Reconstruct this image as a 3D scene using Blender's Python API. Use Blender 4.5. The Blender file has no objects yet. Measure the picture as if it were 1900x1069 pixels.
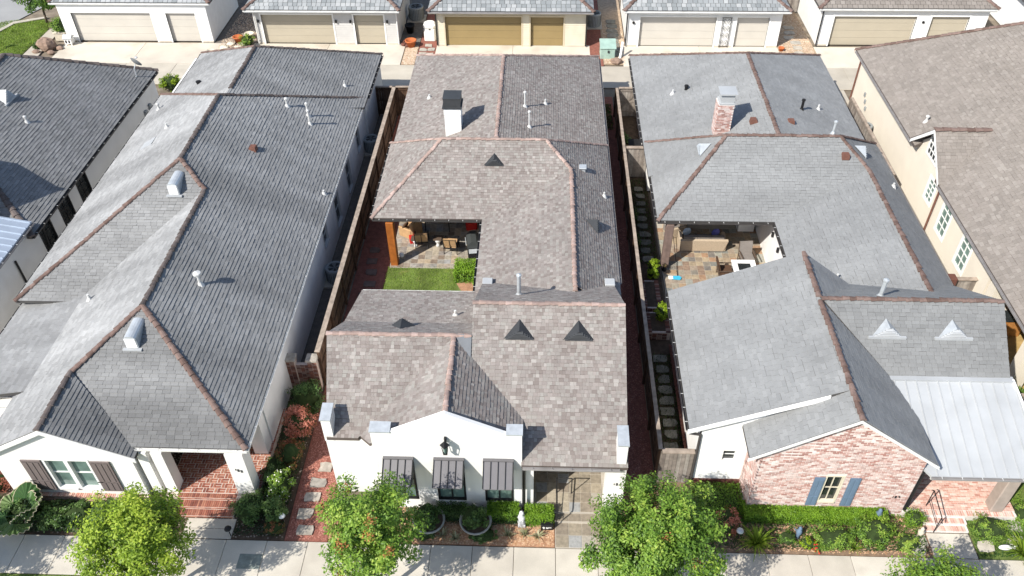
import bpy, math, random
import numpy as np
from mathutils import Vector, Matrix

random.seed(11)
rng = np.random.default_rng(11)
S = bpy.context.scene
COL = S.collection

# ------------------------------------------------------------------ camera, sky, sun, exposure
CAM_H = 26.0
pitch, yaw, roll = math.radians(41.70), math.radians(-2.49), math.radians(-0.73)
fw = Vector((math.sin(yaw)*math.cos(pitch), math.cos(yaw)*math.cos(pitch), -math.sin(pitch)))
rt = Vector((math.cos(yaw), -math.sin(yaw), 0)); up = rt.cross(fw)
rt, up = math.cos(roll)*rt + math.sin(roll)*up, -math.sin(roll)*rt + math.cos(roll)*up
cam = bpy.data.cameras.new('camera'); co = bpy.data.objects.new('camera', cam); COL.objects.link(co)
cam.sensor_width = 36; cam.lens = 1542/1900*36; cam.clip_end = 2000
co.matrix_world = Matrix(((rt.x, up.x, -fw.x, 0), (rt.y, up.y, -fw.y, 0), (rt.z, up.z, -fw.z, CAM_H), (0, 0, 0, 1)))
S.camera = co
CAM = np.array((0, 0, CAM_H))

SUN_EL = math.radians(43.3)
SX, SY = -0.72, -0.694                      # plan direction towards the sun (left, behind the camera)
w = bpy.data.worlds.new('World'); S.world = w; w.use_nodes = True
sk = w.node_tree.nodes.new('ShaderNodeTexSky'); sk.sky_type = 'NISHITA'; sk.sun_disc = False
sk.sun_elevation = SUN_EL; sk.sun_rotation = math.atan2(SX, SY)
bg = w.node_tree.nodes['Background']; bg.inputs['Strength'].default_value = 0.125
w.node_tree.links.new(sk.outputs[0], bg.inputs[0])
sl = bpy.data.lights.new('sun', 'SUN'); sl.energy = 4.8; sl.angle = math.radians(0.53); sl.color = (1, .955, .88)
so = bpy.data.objects.new('sun', sl); COL.objects.link(so)
sd = Vector((SX*math.cos(SUN_EL), SY*math.cos(SUN_EL), math.sin(SUN_EL))).normalized()
so.rotation_euler = sd.to_track_quat('Z', 'Y').to_euler(); so.location = sd*60
S.view_settings.view_transform = 'Standard'; S.view_settings.look = 'None'
S.view_settings.exposure = 0.48; S.view_settings.gamma = 1.0

# ------------------------------------------------------------------ materials
def mat(name, col=(.5, .5, .5), rough=.85, var=.12, scale=2.5, bump=0, bscale=40, metal=0, tones=None,
        streak=None, trans=0, spec=.25, fine=0, fscale=60, stain=None, coat=0):
    m = bpy.data.materials.new(name); m.use_nodes = True; nt = m.node_tree; N = nt.nodes; L = nt.links
    b = N['Principled BSDF']; b.inputs['Roughness'].default_value = rough; b.inputs['Metallic'].default_value = metal
    b.inputs['Specular IOR Level'].default_value = spec; b.inputs['Coat Weight'].default_value = coat
    geo = N.new('ShaderNodeNewGeometry')
    if tones:
        at_ = N.new('ShaderNodeAttribute'); at_.attribute_name = 'tone'
        r = N.new('ShaderNodeValToRGB'); el = r.color_ramp.elements
        for i, c in enumerate(tones):
            p = i/max(1, len(tones)-1)
            e = el[i] if i < 2 else el.new(p)
            e.position = p
        for i, c in enumerate(tones): r.color_ramp.elements[i].color = (*c, 1)
        L.new(at_.outputs['Fac'], r.inputs[0]); out = r.outputs[0]
    else:
        r = N.new('ShaderNodeRGB'); r.outputs[0].default_value = (*col, 1); out = r.outputs[0]
    def mul(out, fac_out, lo, hi):
        mr = N.new('ShaderNodeMapRange'); mr.inputs[1].default_value = .3; mr.inputs[2].default_value = .7
        mr.inputs[3].default_value = lo; mr.inputs[4].default_value = hi; L.new(fac_out, mr.inputs[0])
        mx = N.new('ShaderNodeVectorMath'); mx.operation = 'SCALE'
        L.new(out, mx.inputs[0]); L.new(mr.outputs[0], mx.inputs['Scale']); return mx.outputs[0]
    def noise(sc, mapping=None, detail=4, rot=None):
        n = N.new('ShaderNodeTexNoise'); n.inputs['Scale'].default_value = sc; n.inputs['Detail'].default_value = detail
        if mapping:
            mp = N.new('ShaderNodeMapping'); mp.inputs['Scale'].default_value = mapping
            if rot: mp.inputs['Rotation'].default_value = rot
            L.new(geo.outputs['Position'], mp.inputs[0]); L.new(mp.outputs[0], n.inputs[0])
        else: L.new(geo.outputs['Position'], n.inputs[0])
        return n.outputs[0]
    if var: out = mul(out, noise(scale), 1-var, 1+var)
    if fine: out = mul(out, noise(fscale, None, 2), 1-fine, 1+fine)
    if streak: out = mul(out, noise(1, streak[0], 3, streak[2] if len(streak) > 2 else None), 1-streak[1], 1+streak[1]*.7)
    if stain:
        mx = N.new('ShaderNodeMix'); mx.data_type = 'RGBA'
        mr = N.new('ShaderNodeMapRange'); mr.inputs[1].default_value = stain[2]; mr.inputs[2].default_value = stain[2]+.15
        L.new(noise(stain[1]), mr.inputs[0])
        mr.inputs[4].default_value = stain[3]; L.new(mr.outputs[0], mx.inputs[0]); L.new(out, mx.inputs[6]); mx.inputs[7].default_value = (*stain[0], 1)
        out = mx.outputs[2]
    L.new(out, b.inputs['Base Color'])
    if bump:
        bp = N.new('ShaderNodeBump'); bp.inputs['Strength'].default_value = bump; bp.inputs['Distance'].default_value = .02
        L.new(noise(bscale), bp.inputs['Height']); L.new(bp.outputs[0], b.inputs['Normal'])
    if trans:
        t = N.new('ShaderNodeBsdfTranslucent'); L.new(out, t.inputs[0]); mx = N.new('ShaderNodeMixShader'); mx.inputs[0].default_value = trans
        L.new(b.outputs[0], mx.inputs[1]); L.new(t.outputs[0], mx.inputs[2]); L.new(mx.outputs[0], N['Material Output'].inputs[0])
    return m

MT = {}
def defm(k, **kw): MT[k] = mat(k, **kw)
defm('stucco', col=(.80, .79, .765), var=.05, scale=.8, bump=.25, bscale=60, fine=.03, streak=((1.6, 1.6, .14), .05), stain=((.60, .575, .53), .45, .6, .35))
defm('stucco_cream', col=(.72, .66, .56), var=.05, scale=.7, bump=.2, bscale=50, fine=.03)
defm('stucco_grey', col=(.62, .62, .61), var=.07, scale=.6, bump=.2, bscale=50, fine=.03, stain=((.45, .42, .38), .5, .58, .35))
defm('white_paint', col=(.80, .80, .78), rough=.5, var=.04)
defm('fascia_white', col=(.74, .74, .72), rough=.5, var=.08, scale=4)
defm('cream_paint', col=(.64, .585, .46), rough=.55, var=.05)
defm('grey_paint', col=(.54, .53, .51), rough=.55, var=.05)
defm('tan_door', col=(.29, .215, .10), rough=.5, var=.05, scale=1)
defm('beige_door', col=(.43, .385, .30), rough=.5, var=.04, scale=1)
defm('cream_door', col=(.54, .51, .455), rough=.5, var=.04, scale=1)
defm('tan_trim', col=(.58, .50, .36), rough=.55, var=.04)
defm('roof_c', tones=[(.19, .163, .149), (.218, .19, .175), (.248, .228, .21), (.23, .20, .186), (.28, .267, .245), (.255, .224, .208), (.325, .302, .28)], rough=.95, var=.09, scale=.6, fine=.16, fscale=90, bump=.2, bscale=120, streak=((.5, .12, .3), .06))
defm('roof_r', tones=[(.19, .194, .194), (.218, .222, .222), (.24, .245, .245), (.262, .267, .267), (.30, .305, .305)], rough=.95, var=.07, scale=.7, fine=.14, fscale=90, bump=.3, bscale=120, streak=((.12, .5, .1), .15, (0, 0, .35)))
defm('roof_l', tones=[(.172, .173, .172), (.205, .206, .205), (.235, .236, .234), (.275, .277, .276), (.34, .342, .341)], rough=.95, var=.08, scale=.5, fine=.14, fscale=90, bump=.3, bscale=120, streak=((.09, .65, .1), .26, (0, 0, .3)))
defm('roof_ll', tones=[(.175, .177, .177), (.195, .197, .197), (.205, .207, .207), (.215, .217, .217), (.235, .237, .237)], rough=.95, var=.08, scale=.6, fine=.14, fscale=90, bump=.3, bscale=120, streak=((.12, .6, .1), .15))
defm('roof_rr', tones=[(.21, .187, .166), (.228, .203, .18), (.238, .212, .188), (.246, .218, .195), (.275, .248, .222)], rough=.95, var=.08, scale=.6, fine=.16, fscale=90, bump=.3, bscale=120)
defm('roof_g', tones=[(.20, .215, .22), (.27, .285, .29), (.36, .37, .37)], rough=.95, var=.10, scale=.7, fine=.15, fscale=90)
defm('deck', col=(.075, .072, .07), rough=.95, var=.1)
defm('deck_c', col=(.11, .09, .08), rough=.95, var=.1)
defm('cap_pink', tones=[(.27, .20, .175), (.33, .24, .205), (.40, .30, .265)], rough=.9, var=.15, scale=6, fine=.12)
defm('cap_brown', tones=[(.125, .082, .068), (.155, .104, .088), (.19, .134, .115)], rough=.9, var=.18, scale=7, fine=.15)
defm('cap_dark', tones=[(.085, .07, .065), (.11, .09, .083), (.14, .115, .105)], rough=.9, var=.2, scale=7, fine=.15)
defm('charcoal', col=(.055, .058, .062), rough=.5, var=.1, metal=.2)
defm('black_metal', col=(.018, .018, .019), rough=.45, var=.1)
defm('awning', col=(.155, .15, .155), rough=.4, var=.06, metal=.3)
defm('galv', col=(.50, .53, .55), rough=.42, var=.12, scale=5, metal=.35)
defm('galv_light', col=(.415, .43, .44), rough=.55, var=.07, scale=1.2, metal=.08, streak=((.6, .15, .1), .07))
defm('flash_grey', col=(.17, .18, .19), rough=.45, var=.1, metal=.4)
defm('skylit_metal', col=(.42, .48, .56), rough=.4, var=.06, metal=.35)  # bluish tint of sky light in shade put into the colour
defm('gutter_dark', col=(.06, .056, .054), rough=.5, var=.15)
defm('gutter_grey', col=(.26, .25, .25), rough=.5, var=.15)
defm('gutter_white', col=(.68, .68, .66), rough=.5, var=.1)
defm('red_box', col=(.16, .075, .055), rough=.7, var=.15, scale=8)
defm('glass_green', col=(.14, .21, .185), rough=.12, var=.35, scale=1.4, spec=.6)
defm('glass_dark', col=(.022, .026, .027), rough=.1, var=.3, spec=.6)
defm('shutter_brown', col=(.17, .14, .135), rough=.6, var=.08)
defm('shutter_blue', col=(.13, .19, .27), rough=.6, var=.08)
defm('brick_w', tones=[(.36, .195, .165), (.45, .285, .25), (.57, .465, .43), (.47, .31, .275), (.63, .57, .54), (.31, .17, .145), (.60, .51, .475)], rough=.95, var=.15, scale=9, fine=.15)
defm('mortar', col=(.66, .61, .57), rough=.98, var=.12, scale=8, fine=.1)
defm('mortar_l', col=(.56, .46, .40), rough=.98, var=.12, scale=8, fine=.1)
defm('brick_floor', tones=[(.24, .085, .058), (.34, .14, .09), (.29, .11, .075), (.40, .19, .125), (.20, .075, .056)], rough=.9, var=.18, scale=7, fine=.15)
defm('brick_pink', tones=[(.50, .27, .21), (.58, .37, .30), (.62, .46, .38), (.44, .20, .15), (.64, .52, .45)], rough=.9, var=.15, scale=7, fine=.12)
defm('brick_dark', tones=[(.14, .06, .045), (.22, .10, .07), (.19, .085, .06), (.33, .24, .20), (.12, .06, .05)], rough=.95, var=.15, scale=9)
defm('stone_cap', col=(.34, .31, .27), rough=.9, var=.25, scale=6)
defm('slate_c', tones=[(.25, .215, .165), (.36, .31, .24), (.22, .215, .20), (.38, .29, .19), (.29, .295, .295), (.19, .145, .11), (.33, .28, .225)], rough=.8, var=.25, scale=7, fine=.1)
defm('slate_r', tones=[(.19, .19, .17), (.33, .23, .14), (.27, .255, .21), (.37, .285, .185), (.145, .15, .145), (.31, .19, .115), (.29, .285, .245)], rough=.8, var=.22, scale=7, fine=.1)
defm('slate_porch', tones=[(.24, .20, .155), (.28, .24, .18), (.215, .18, .14), (.36, .31, .23), (.30, .30, .29)], rough=.75, var=.2, scale=7, fine=.1)
defm('grout', col=(.42, .38, .32), rough=.95, var=.1)
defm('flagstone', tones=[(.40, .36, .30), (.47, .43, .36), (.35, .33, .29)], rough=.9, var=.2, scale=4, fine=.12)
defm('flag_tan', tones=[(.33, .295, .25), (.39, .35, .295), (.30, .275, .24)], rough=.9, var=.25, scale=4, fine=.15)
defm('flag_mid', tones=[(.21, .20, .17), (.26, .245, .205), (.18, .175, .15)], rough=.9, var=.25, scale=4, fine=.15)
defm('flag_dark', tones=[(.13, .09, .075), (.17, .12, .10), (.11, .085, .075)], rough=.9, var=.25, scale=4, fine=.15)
defm('concrete', tones=[(.47, .43, .365), (.505, .465, .395), (.53, .49, .42)], rough=.92, var=.10, scale=1.3, fine=.07, fscale=40, bump=.15, bscale=80, stain=((.33, .295, .245), .55, .56, .4))
defm('concrete_drive', tones=[(.53, .48, .405), (.565, .515, .435), (.59, .54, .455)], rough=.92, var=.08, scale=.8, fine=.06, fscale=40, stain=((.36, .31, .24), .5, .55, .45))
defm('concrete_alley', tones=[(.43, .39, .325), (.46, .42, .35), (.49, .45, .375)], rough=.92, var=.10, scale=.9, fine=.07, fscale=40, stain=((.32, .28, .22), .5, .56, .4))
defm('asphalt', col=(.30, .30, .295), rough=.95, var=.08, scale=.5, fine=.1)
defm('soil', col=(.085, .06, .042), rough=1, var=.3, scale=5, fine=.25)
defm('soil_brown', col=(.20, .135, .09), rough=1, var=.3, scale=4, fine=.25)
defm('earth', col=(.20, .165, .125), rough=1, var=.3, scale=1.5, fine=.25)
defm('turf', col=(.12, .165, .04), rough=1, var=.3, scale=1.2, fine=.2, stain=((.22, .19, .07), 1.6, .58, .5))
defm('grass', tones=[(.13, .22, .03), (.20, .32, .04), (.29, .41, .065), (.27, .31, .075)], rough=.8, var=.25, scale=1.2, trans=.25)
defm('gravel_red_base', col=(.24, .095, .07), rough=1, var=.2, scale=5, fine=.3, fscale=45, bump=.6, bscale=60)
defm('gravel_red', tones=[(.25, .085, .06), (.38, .16, .12), (.46, .23, .18), (.30, .11, .085)], rough=.95, var=.1)
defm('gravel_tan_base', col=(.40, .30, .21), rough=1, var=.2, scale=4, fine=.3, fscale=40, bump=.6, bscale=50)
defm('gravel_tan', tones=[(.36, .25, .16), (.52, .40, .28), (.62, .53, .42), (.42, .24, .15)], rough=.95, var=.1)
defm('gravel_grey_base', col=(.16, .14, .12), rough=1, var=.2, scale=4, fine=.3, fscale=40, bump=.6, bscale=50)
defm('mulch_base', col=(.36, .20, .12), rough=1, var=.2, scale=5, fine=.3, fscale=40)
defm('mulch', tones=[(.33, .17, .085), (.46, .28, .16), (.56, .39, .26), (.40, .22, .12)], rough=.95, var=.1)
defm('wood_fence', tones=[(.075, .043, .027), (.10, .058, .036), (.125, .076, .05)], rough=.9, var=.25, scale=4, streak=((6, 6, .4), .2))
defm('wood_grey', tones=[(.21, .18, .155), (.27, .235, .205), (.32, .29, .255), (.19, .16, .14)], rough=.92, var=.22, scale=5, streak=((8, 8, .5), .2))
defm('wood_cap', col=(.33, .27, .22), rough=.92, var=.28, scale=4)
defm('wood_orange', col=(.33, .105, .022), rough=.55, var=.15, scale=5, streak=((9, 9, .4), .15))
defm('wood_brown', col=(.19, .135, .115), rough=.7, var=.15, scale=5, streak=((9, 9, .4), .15))
defm('wood_column', col=(.36, .30, .26), rough=.8, var=.12, scale=3)
defm('wood_warm', col=(.38, .17, .05), rough=.5, var=.2, scale=6)
defm('soffit', col=(.16, .13, .11), rough=.9, var=.05)
defm('bark', col=(.13, .10, .075), rough=.95, var=.25, scale=12, bump=.5, bscale=25)
defm('leaf_yellow', tones=[(.07, .13, .016), (.17, .27, .03), (.28, .40, .042), (.39, .51, .055), (.52, .60, .09)], rough=.5, var=.1, trans=.38, spec=.35)
defm('leaf_green', tones=[(.03, .07, .014), (.085, .17, .026), (.16, .285, .04), (.25, .39, .055), (.38, .49, .085)], rough=.5, var=.1, trans=.36, spec=.35)
defm('leaf_dark', tones=[(.02, .045, .011), (.034, .078, .016), (.058, .118, .024), (.09, .165, .036), (.13, .21, .055)], rough=.45, var=.1, trans=.25, spec=.4)
defm('leaf_hedge', tones=[(.045, .10, .008), (.085, .18, .013), (.14, .27, .02), (.22, .37, .03)], rough=.5, var=.1, trans=.3, spec=.35)
defm('core_shade', col=(.028, .046, .013), rough=1, var=.3, scale=6)  # shade inside the bushes, held in a dark base colour
defm('leaf_lime', tones=[(.12, .20, .01), (.22, .33, .018), (.33, .44, .03)], rough=.5, var=.1, trans=.35)
defm('leaf_red', tones=[(.10, .12, .03), (.24, .12, .045), (.44, .14, .09), (.58, .24, .17)], rough=.6, var=.1, trans=.3)
defm('leaf_strap', tones=[(.10, .17, .015), (.18, .27, .025), (.30, .40, .05)], rough=.5, var=.1, trans=.3)
defm('leaf_pale', tones=[(.20, .21, .10), (.34, .34, .20), (.46, .44, .29)], rough=.6, var=.1, trans=.25)
defm('pod', tones=[(.36, .11, .04), (.46, .18, .07), (.52, .27, .11)], rough=.7, var=.1, trans=.25)
defm('flower_white', col=(.75, .74, .66), rough=.7, var=.05)
defm('flower_red', col=(.45, .03, .025), rough=.7, var=.1)
defm('palm', tones=[(.02, .06, .015), (.045, .11, .025), (.085, .165, .04), (.15, .22, .07)], rough=.5, var=.1, trans=.2, spec=.4)
defm('palm_rim', col=(.52, .46, .32), rough=.7, var=.15)
defm('terracotta', col=(.45, .13, .045), rough=.8, var=.15, scale=8)
defm('pot_grey', col=(.34, .33, .30), rough=.85, var=.15, scale=6)
defm('pot_cream', col=(.60, .54, .43), rough=.85, var=.12, scale=6)
defm('ac_grey', col=(.26, .28, .285), rough=.55, var=.12, scale=5)
defm('ac_dark', col=(.045, .05, .05), rough=.6, var=.1)
defm('utility_green', col=(.33, .46, .40), rough=.6, var=.12, scale=3)
defm('pvc', col=(.56, .56, .545), rough=.5, var=.06)
defm('black_plastic', col=(.012, .012, .013), rough=.5, var=.1)
defm('cushion_tan', col=(.46, .29, .15), rough=.95, var=.1, scale=5)
defm('cushion_brown', col=(.09, .05, .03), rough=.95, var=.2, scale=9)
defm('cushion_grey', col=(.20, .18, .165), rough=.95, var=.08, scale=5)
defm('wicker_dark', col=(.10, .07, .05), rough=.8, var=.2, scale=20)
defm('wicker_tan', col=(.46, .37, .27), rough=.85, var=.12, scale=20)
defm('cloth_red', col=(.45, .02, .015), rough=.9, var=.1)
defm('cloth_blue', col=(.12, .12, .36), rough=.9, var=.15, scale=10)
defm('cloth_light', col=(.55, .62, .66), rough=.9, var=.15, scale=10)
defm('pool_blue', col=(.05, .42, .62), rough=.6, var=.05)
defm('rock', col=(.27, .19, .145), rough=.95, var=.3, scale=3, bump=.6, bscale=6)
defm('statue_stone', col=(.60, .61, .62), rough=.85, var=.12, scale=8)
defm('numeral', col=(.03, .03, .032), rough=.5, var=0)
defm('print_white', col=(.75, .75, .72), rough=.6, var=0)
defm('tank_white', col=(.74, .74, .70), rough=.55, var=.06)
defm('floor_tan', col=(.42, .29, .12), rough=.7, var=.22, scale=2.5)
defm('dish_grey', col=(.20, .21, .215), rough=.6, var=.08)
defm('interior', col=(.03, .028, .026), rough=.95, var=.1)
defm('manhole', col=(.20, .225, .205), rough=.85, var=.2, scale=5, fine=.15)

# ------------------------------------------------------------------ object helpers
I4 = Matrix.Identity(4)
WM = {}
def put(o, parent=None, world=None, local=False):
    """link; with a parent, `world` (default identity) is the wanted world matrix unless local"""
    COL.objects.link(o)
    M = world if world is not None else I4
    if parent is not None:
        o.parent = parent
        pw = WM.get(parent.name, I4)
        if local: o.matrix_basis = M; WM[o.name] = pw @ M
        else:
            o.matrix_parent_inverse = pw.inverted(); o.matrix_basis = M; WM[o.name] = M.copy()
    else: o.matrix_basis = M; WM[o.name] = M.copy()
    return o
def tag(o, label=None, cat=None, group=None, kind=None):
    if label: o['label'] = label
    if cat: o['category'] = cat
    if group: o['group'] = group
    if kind: o['kind'] = kind
    return o
def thing(name, label, cat, loc, rz=0, group=None):
    o = bpy.data.objects.new(name, None); o.empty_display_size = .3
    put(o, None, Matrix.Translation(Vector(loc)) @ Matrix.Rotation(rz, 4, 'Z'))
    return tag(o, label, cat, group)
def mesh(name, V, F, m, tone=None, smooth=False):
    me = bpy.data.meshes.new(name)
    if isinstance(V, np.ndarray) and isinstance(F, np.ndarray):
        nv, nf, k = len(V), len(F), F.shape[1]
        me.vertices.add(nv); me.vertices.foreach_set('co', np.ascontiguousarray(V, np.float32).ravel())
        me.loops.add(nf*k); me.loops.foreach_set('vertex_index', np.ascontiguousarray(F, np.int32).ravel())
        me.polygons.add(nf); me.polygons.foreach_set('loop_start', np.arange(0, nf*k, k, dtype=np.int32))
        me.polygons.foreach_set('loop_total', np.full(nf, k, np.int32)); me.update(calc_edges=True)
    else: me.from_pydata([tuple(v) for v in V], [], F)
    for mm in (m if isinstance(m, (list, tuple)) else [m]): me.materials.append(MT[mm])
    if tone is not None:
        a = me.attributes.new('tone', 'FLOAT', 'FACE')
        t = np.full(len(me.polygons), tone, np.float32) if np.isscalar(tone) else np.asarray(tone, np.float32)
        a.data.foreach_set('value', t)
    if smooth: me.polygons.foreach_set('use_smooth', np.ones(len(me.polygons), bool))
    return me
def obj(name, me, parent=None, world=None, local=False): return put(bpy.data.objects.new(name, me), parent, world, local)

class MB:
    """collects shapes into one mesh"""
    def __init__(s): s.V = []; s.F = []; s.M = []; s.T = []; s.mi = 0; s.t = .5
    def add(s, V, F):
        n = len(s.V); s.V += [tuple(v) for v in V]
        for f in F: s.F.append([i+n for i in f]); s.M.append(s.mi); s.T.append(s.t)
        return s
    def box(s, x0, x1, y0, y1, z0, z1):
        return s.add([(x0, y0, z0), (x1, y0, z0), (x1, y1, z0), (x0, y1, z0), (x0, y0, z1), (x1, y0, z1), (x1, y1, z1), (x0, y1, z1)],
                     [(0, 3, 2, 1), (4, 5, 6, 7), (0, 1, 5, 4), (1, 2, 6, 5), (2, 3, 7, 6), (3, 0, 4, 7)])
    def rbox(s, x0, x1, y0, y1, z0, z1, b=.02):
        """box with chamfered vertical and top edges"""
        def ring(i, z): return [(x0+i+b, y0+i, z), (x1-i-b, y0+i, z), (x1-i, y0+i+b, z), (x1-i, y1-i-b, z), (x1-i-b, y1-i, z), (x0+i+b, y1-i, z), (x0+i, y1-i-b, z), (x0+i, y0+i+b, z)]
        V = ring(0, z0)+ring(0, z1-b)+ring(b, z1)
        F = [tuple(range(7, -1, -1)), tuple(range(16, 24))]
        for k in (0, 8):
            for i in range(8): F.append((k+i, k+(i+1) % 8, k+8+(i+1) % 8, k+8+i))
        return s.add(V, F)
    def prism(s, pts, vec):
        n = len(pts); v = Vector(vec); P = [Vector(p) for p in pts]
        nrm = Vector((0, 0, 0))
        for i in range(n): nrm += P[i].cross(P[(i+1) % n])
        if nrm.dot(v) > 0: P = P[::-1]
        V = P+[p+v for p in P]
        F = [tuple(range(n)), tuple(range(2*n-1, n-1, -1))]+[(i+n, (i+1) % n+n, (i+1) % n, i) for i in range(n)]
        return s.add(V, F)
    def tube(s, p0, p1, r0, r1=None, n=8, caps=True):
        r1 = r0 if r1 is None else r1; p0, p1 = Vector(p0), Vector(p1); d = (p1-p0).normalized()
        a = d.orthogonal().normalized(); b = d.cross(a)
        V = [p0+(a*math.cos(t)+b*math.sin(t))*r0 for t in [2*math.pi*i/n for i in range(n)]]
        V += [p1+(a*math.cos(t)+b*math.sin(t))*r1 for t in [2*math.pi*i/n for i in range(n)]]
        F = [(i, (i+1) % n, n+(i+1) % n, n+i) for i in range(n)]
        if caps: F += [tuple(range(n-1, -1, -1)), tuple(range(n, 2*n))]
        return s.add(V, F)
    def path(s, pts, r, n=6):
        for i in range(len(pts)-1):
            a, b = (r[i], r[i+1]) if isinstance(r, (list, tuple)) else (r, r)
            s.tube(pts[i], pts[i+1], a, b, n)
        return s
    def bar(s, p0, p1, w_, h):
        p0, p1 = Vector(p0), Vector(p1); d = (p1-p0).normalized()
        x = d.cross(Vector((0, 0, 1))); x = x.normalized() if x.length > 1e-4 else Vector((1, 0, 0)); z = x.cross(d)
        V = []
        for p in (p0, p1):
            for a, b in ((-1, -1), (1, -1), (1, 1), (-1, 1)): V.append(p+x*a*w_/2+z*b*h/2)
        return s.add(V, [(0, 1, 2, 3), (7, 6, 5, 4), (0, 4, 5, 1), (1, 5, 6, 2), (2, 6, 7, 3), (3, 7, 4, 0)])
    def lathe(s, prof, c=(0, 0, 0), n=14):
        V = []; F = []
        for r, z in prof:
            for i in range(n): t = 2*math.pi*i/n; V.append((c[0]+r*math.cos(t), c[1]+r*math.sin(t), c[2]+z))
        for k in range(len(prof)-1):
            for i in range(n): F.append((k*n+i, k*n+(i+1) % n, (k+1)*n+(i+1) % n, (k+1)*n+i))
        if prof[0][0] > 1e-3: F.append(tuple(range(n-1, -1, -1)))
        if prof[-1][0] > 1e-3: m_ = (len(prof)-1)*n; F.append(tuple(range(m_, m_+n)))
        return s.add(V, F)
    def blob(s, c, rx, ry, rz, n=12, k=7, jit=0):
        V = [(c[0], c[1], c[2]-rz)]
        for j in range(1, k):
            f = math.pi*j/k
            for i in range(n):
                t = 2*math.pi*i/n; q = 1+random.uniform(-jit, jit)
                V.append((c[0]+rx*q*math.sin(f)*math.cos(t), c[1]+ry*q*math.sin(f)*math.sin(t), c[2]-rz*q*math.cos(f)))
        V.append((c[0], c[1], c[2]+rz)); F = []
        for i in range(n):
            F.append((0, 1+(i+1) % n, 1+i)); e = len(V)-1; F.append((e, e-n+i, e-n+(i+1) % n))
        for j in range(k-2):
            for i in range(n): a = 1+j*n; F.append((a+i, a+(i+1) % n, a+n+(i+1) % n, a+n+i))
        return s.add(V, F)
    def build(s, name, m, parent=None, world=None, local=False, smooth=False, tone=False):
        me = mesh(name, s.V, s.F, m, s.T if tone else None, smooth)
        if isinstance(m, (list, tuple)): me.polygons.foreach_set('material_index', s.M)
        return obj(name, me, parent, world, local)
def part(name, m, parent, *boxes, local=False):
    b = MB()
    for q in boxes: b.box(*q)
    return b.build(name, m, parent, None, local)
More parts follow.
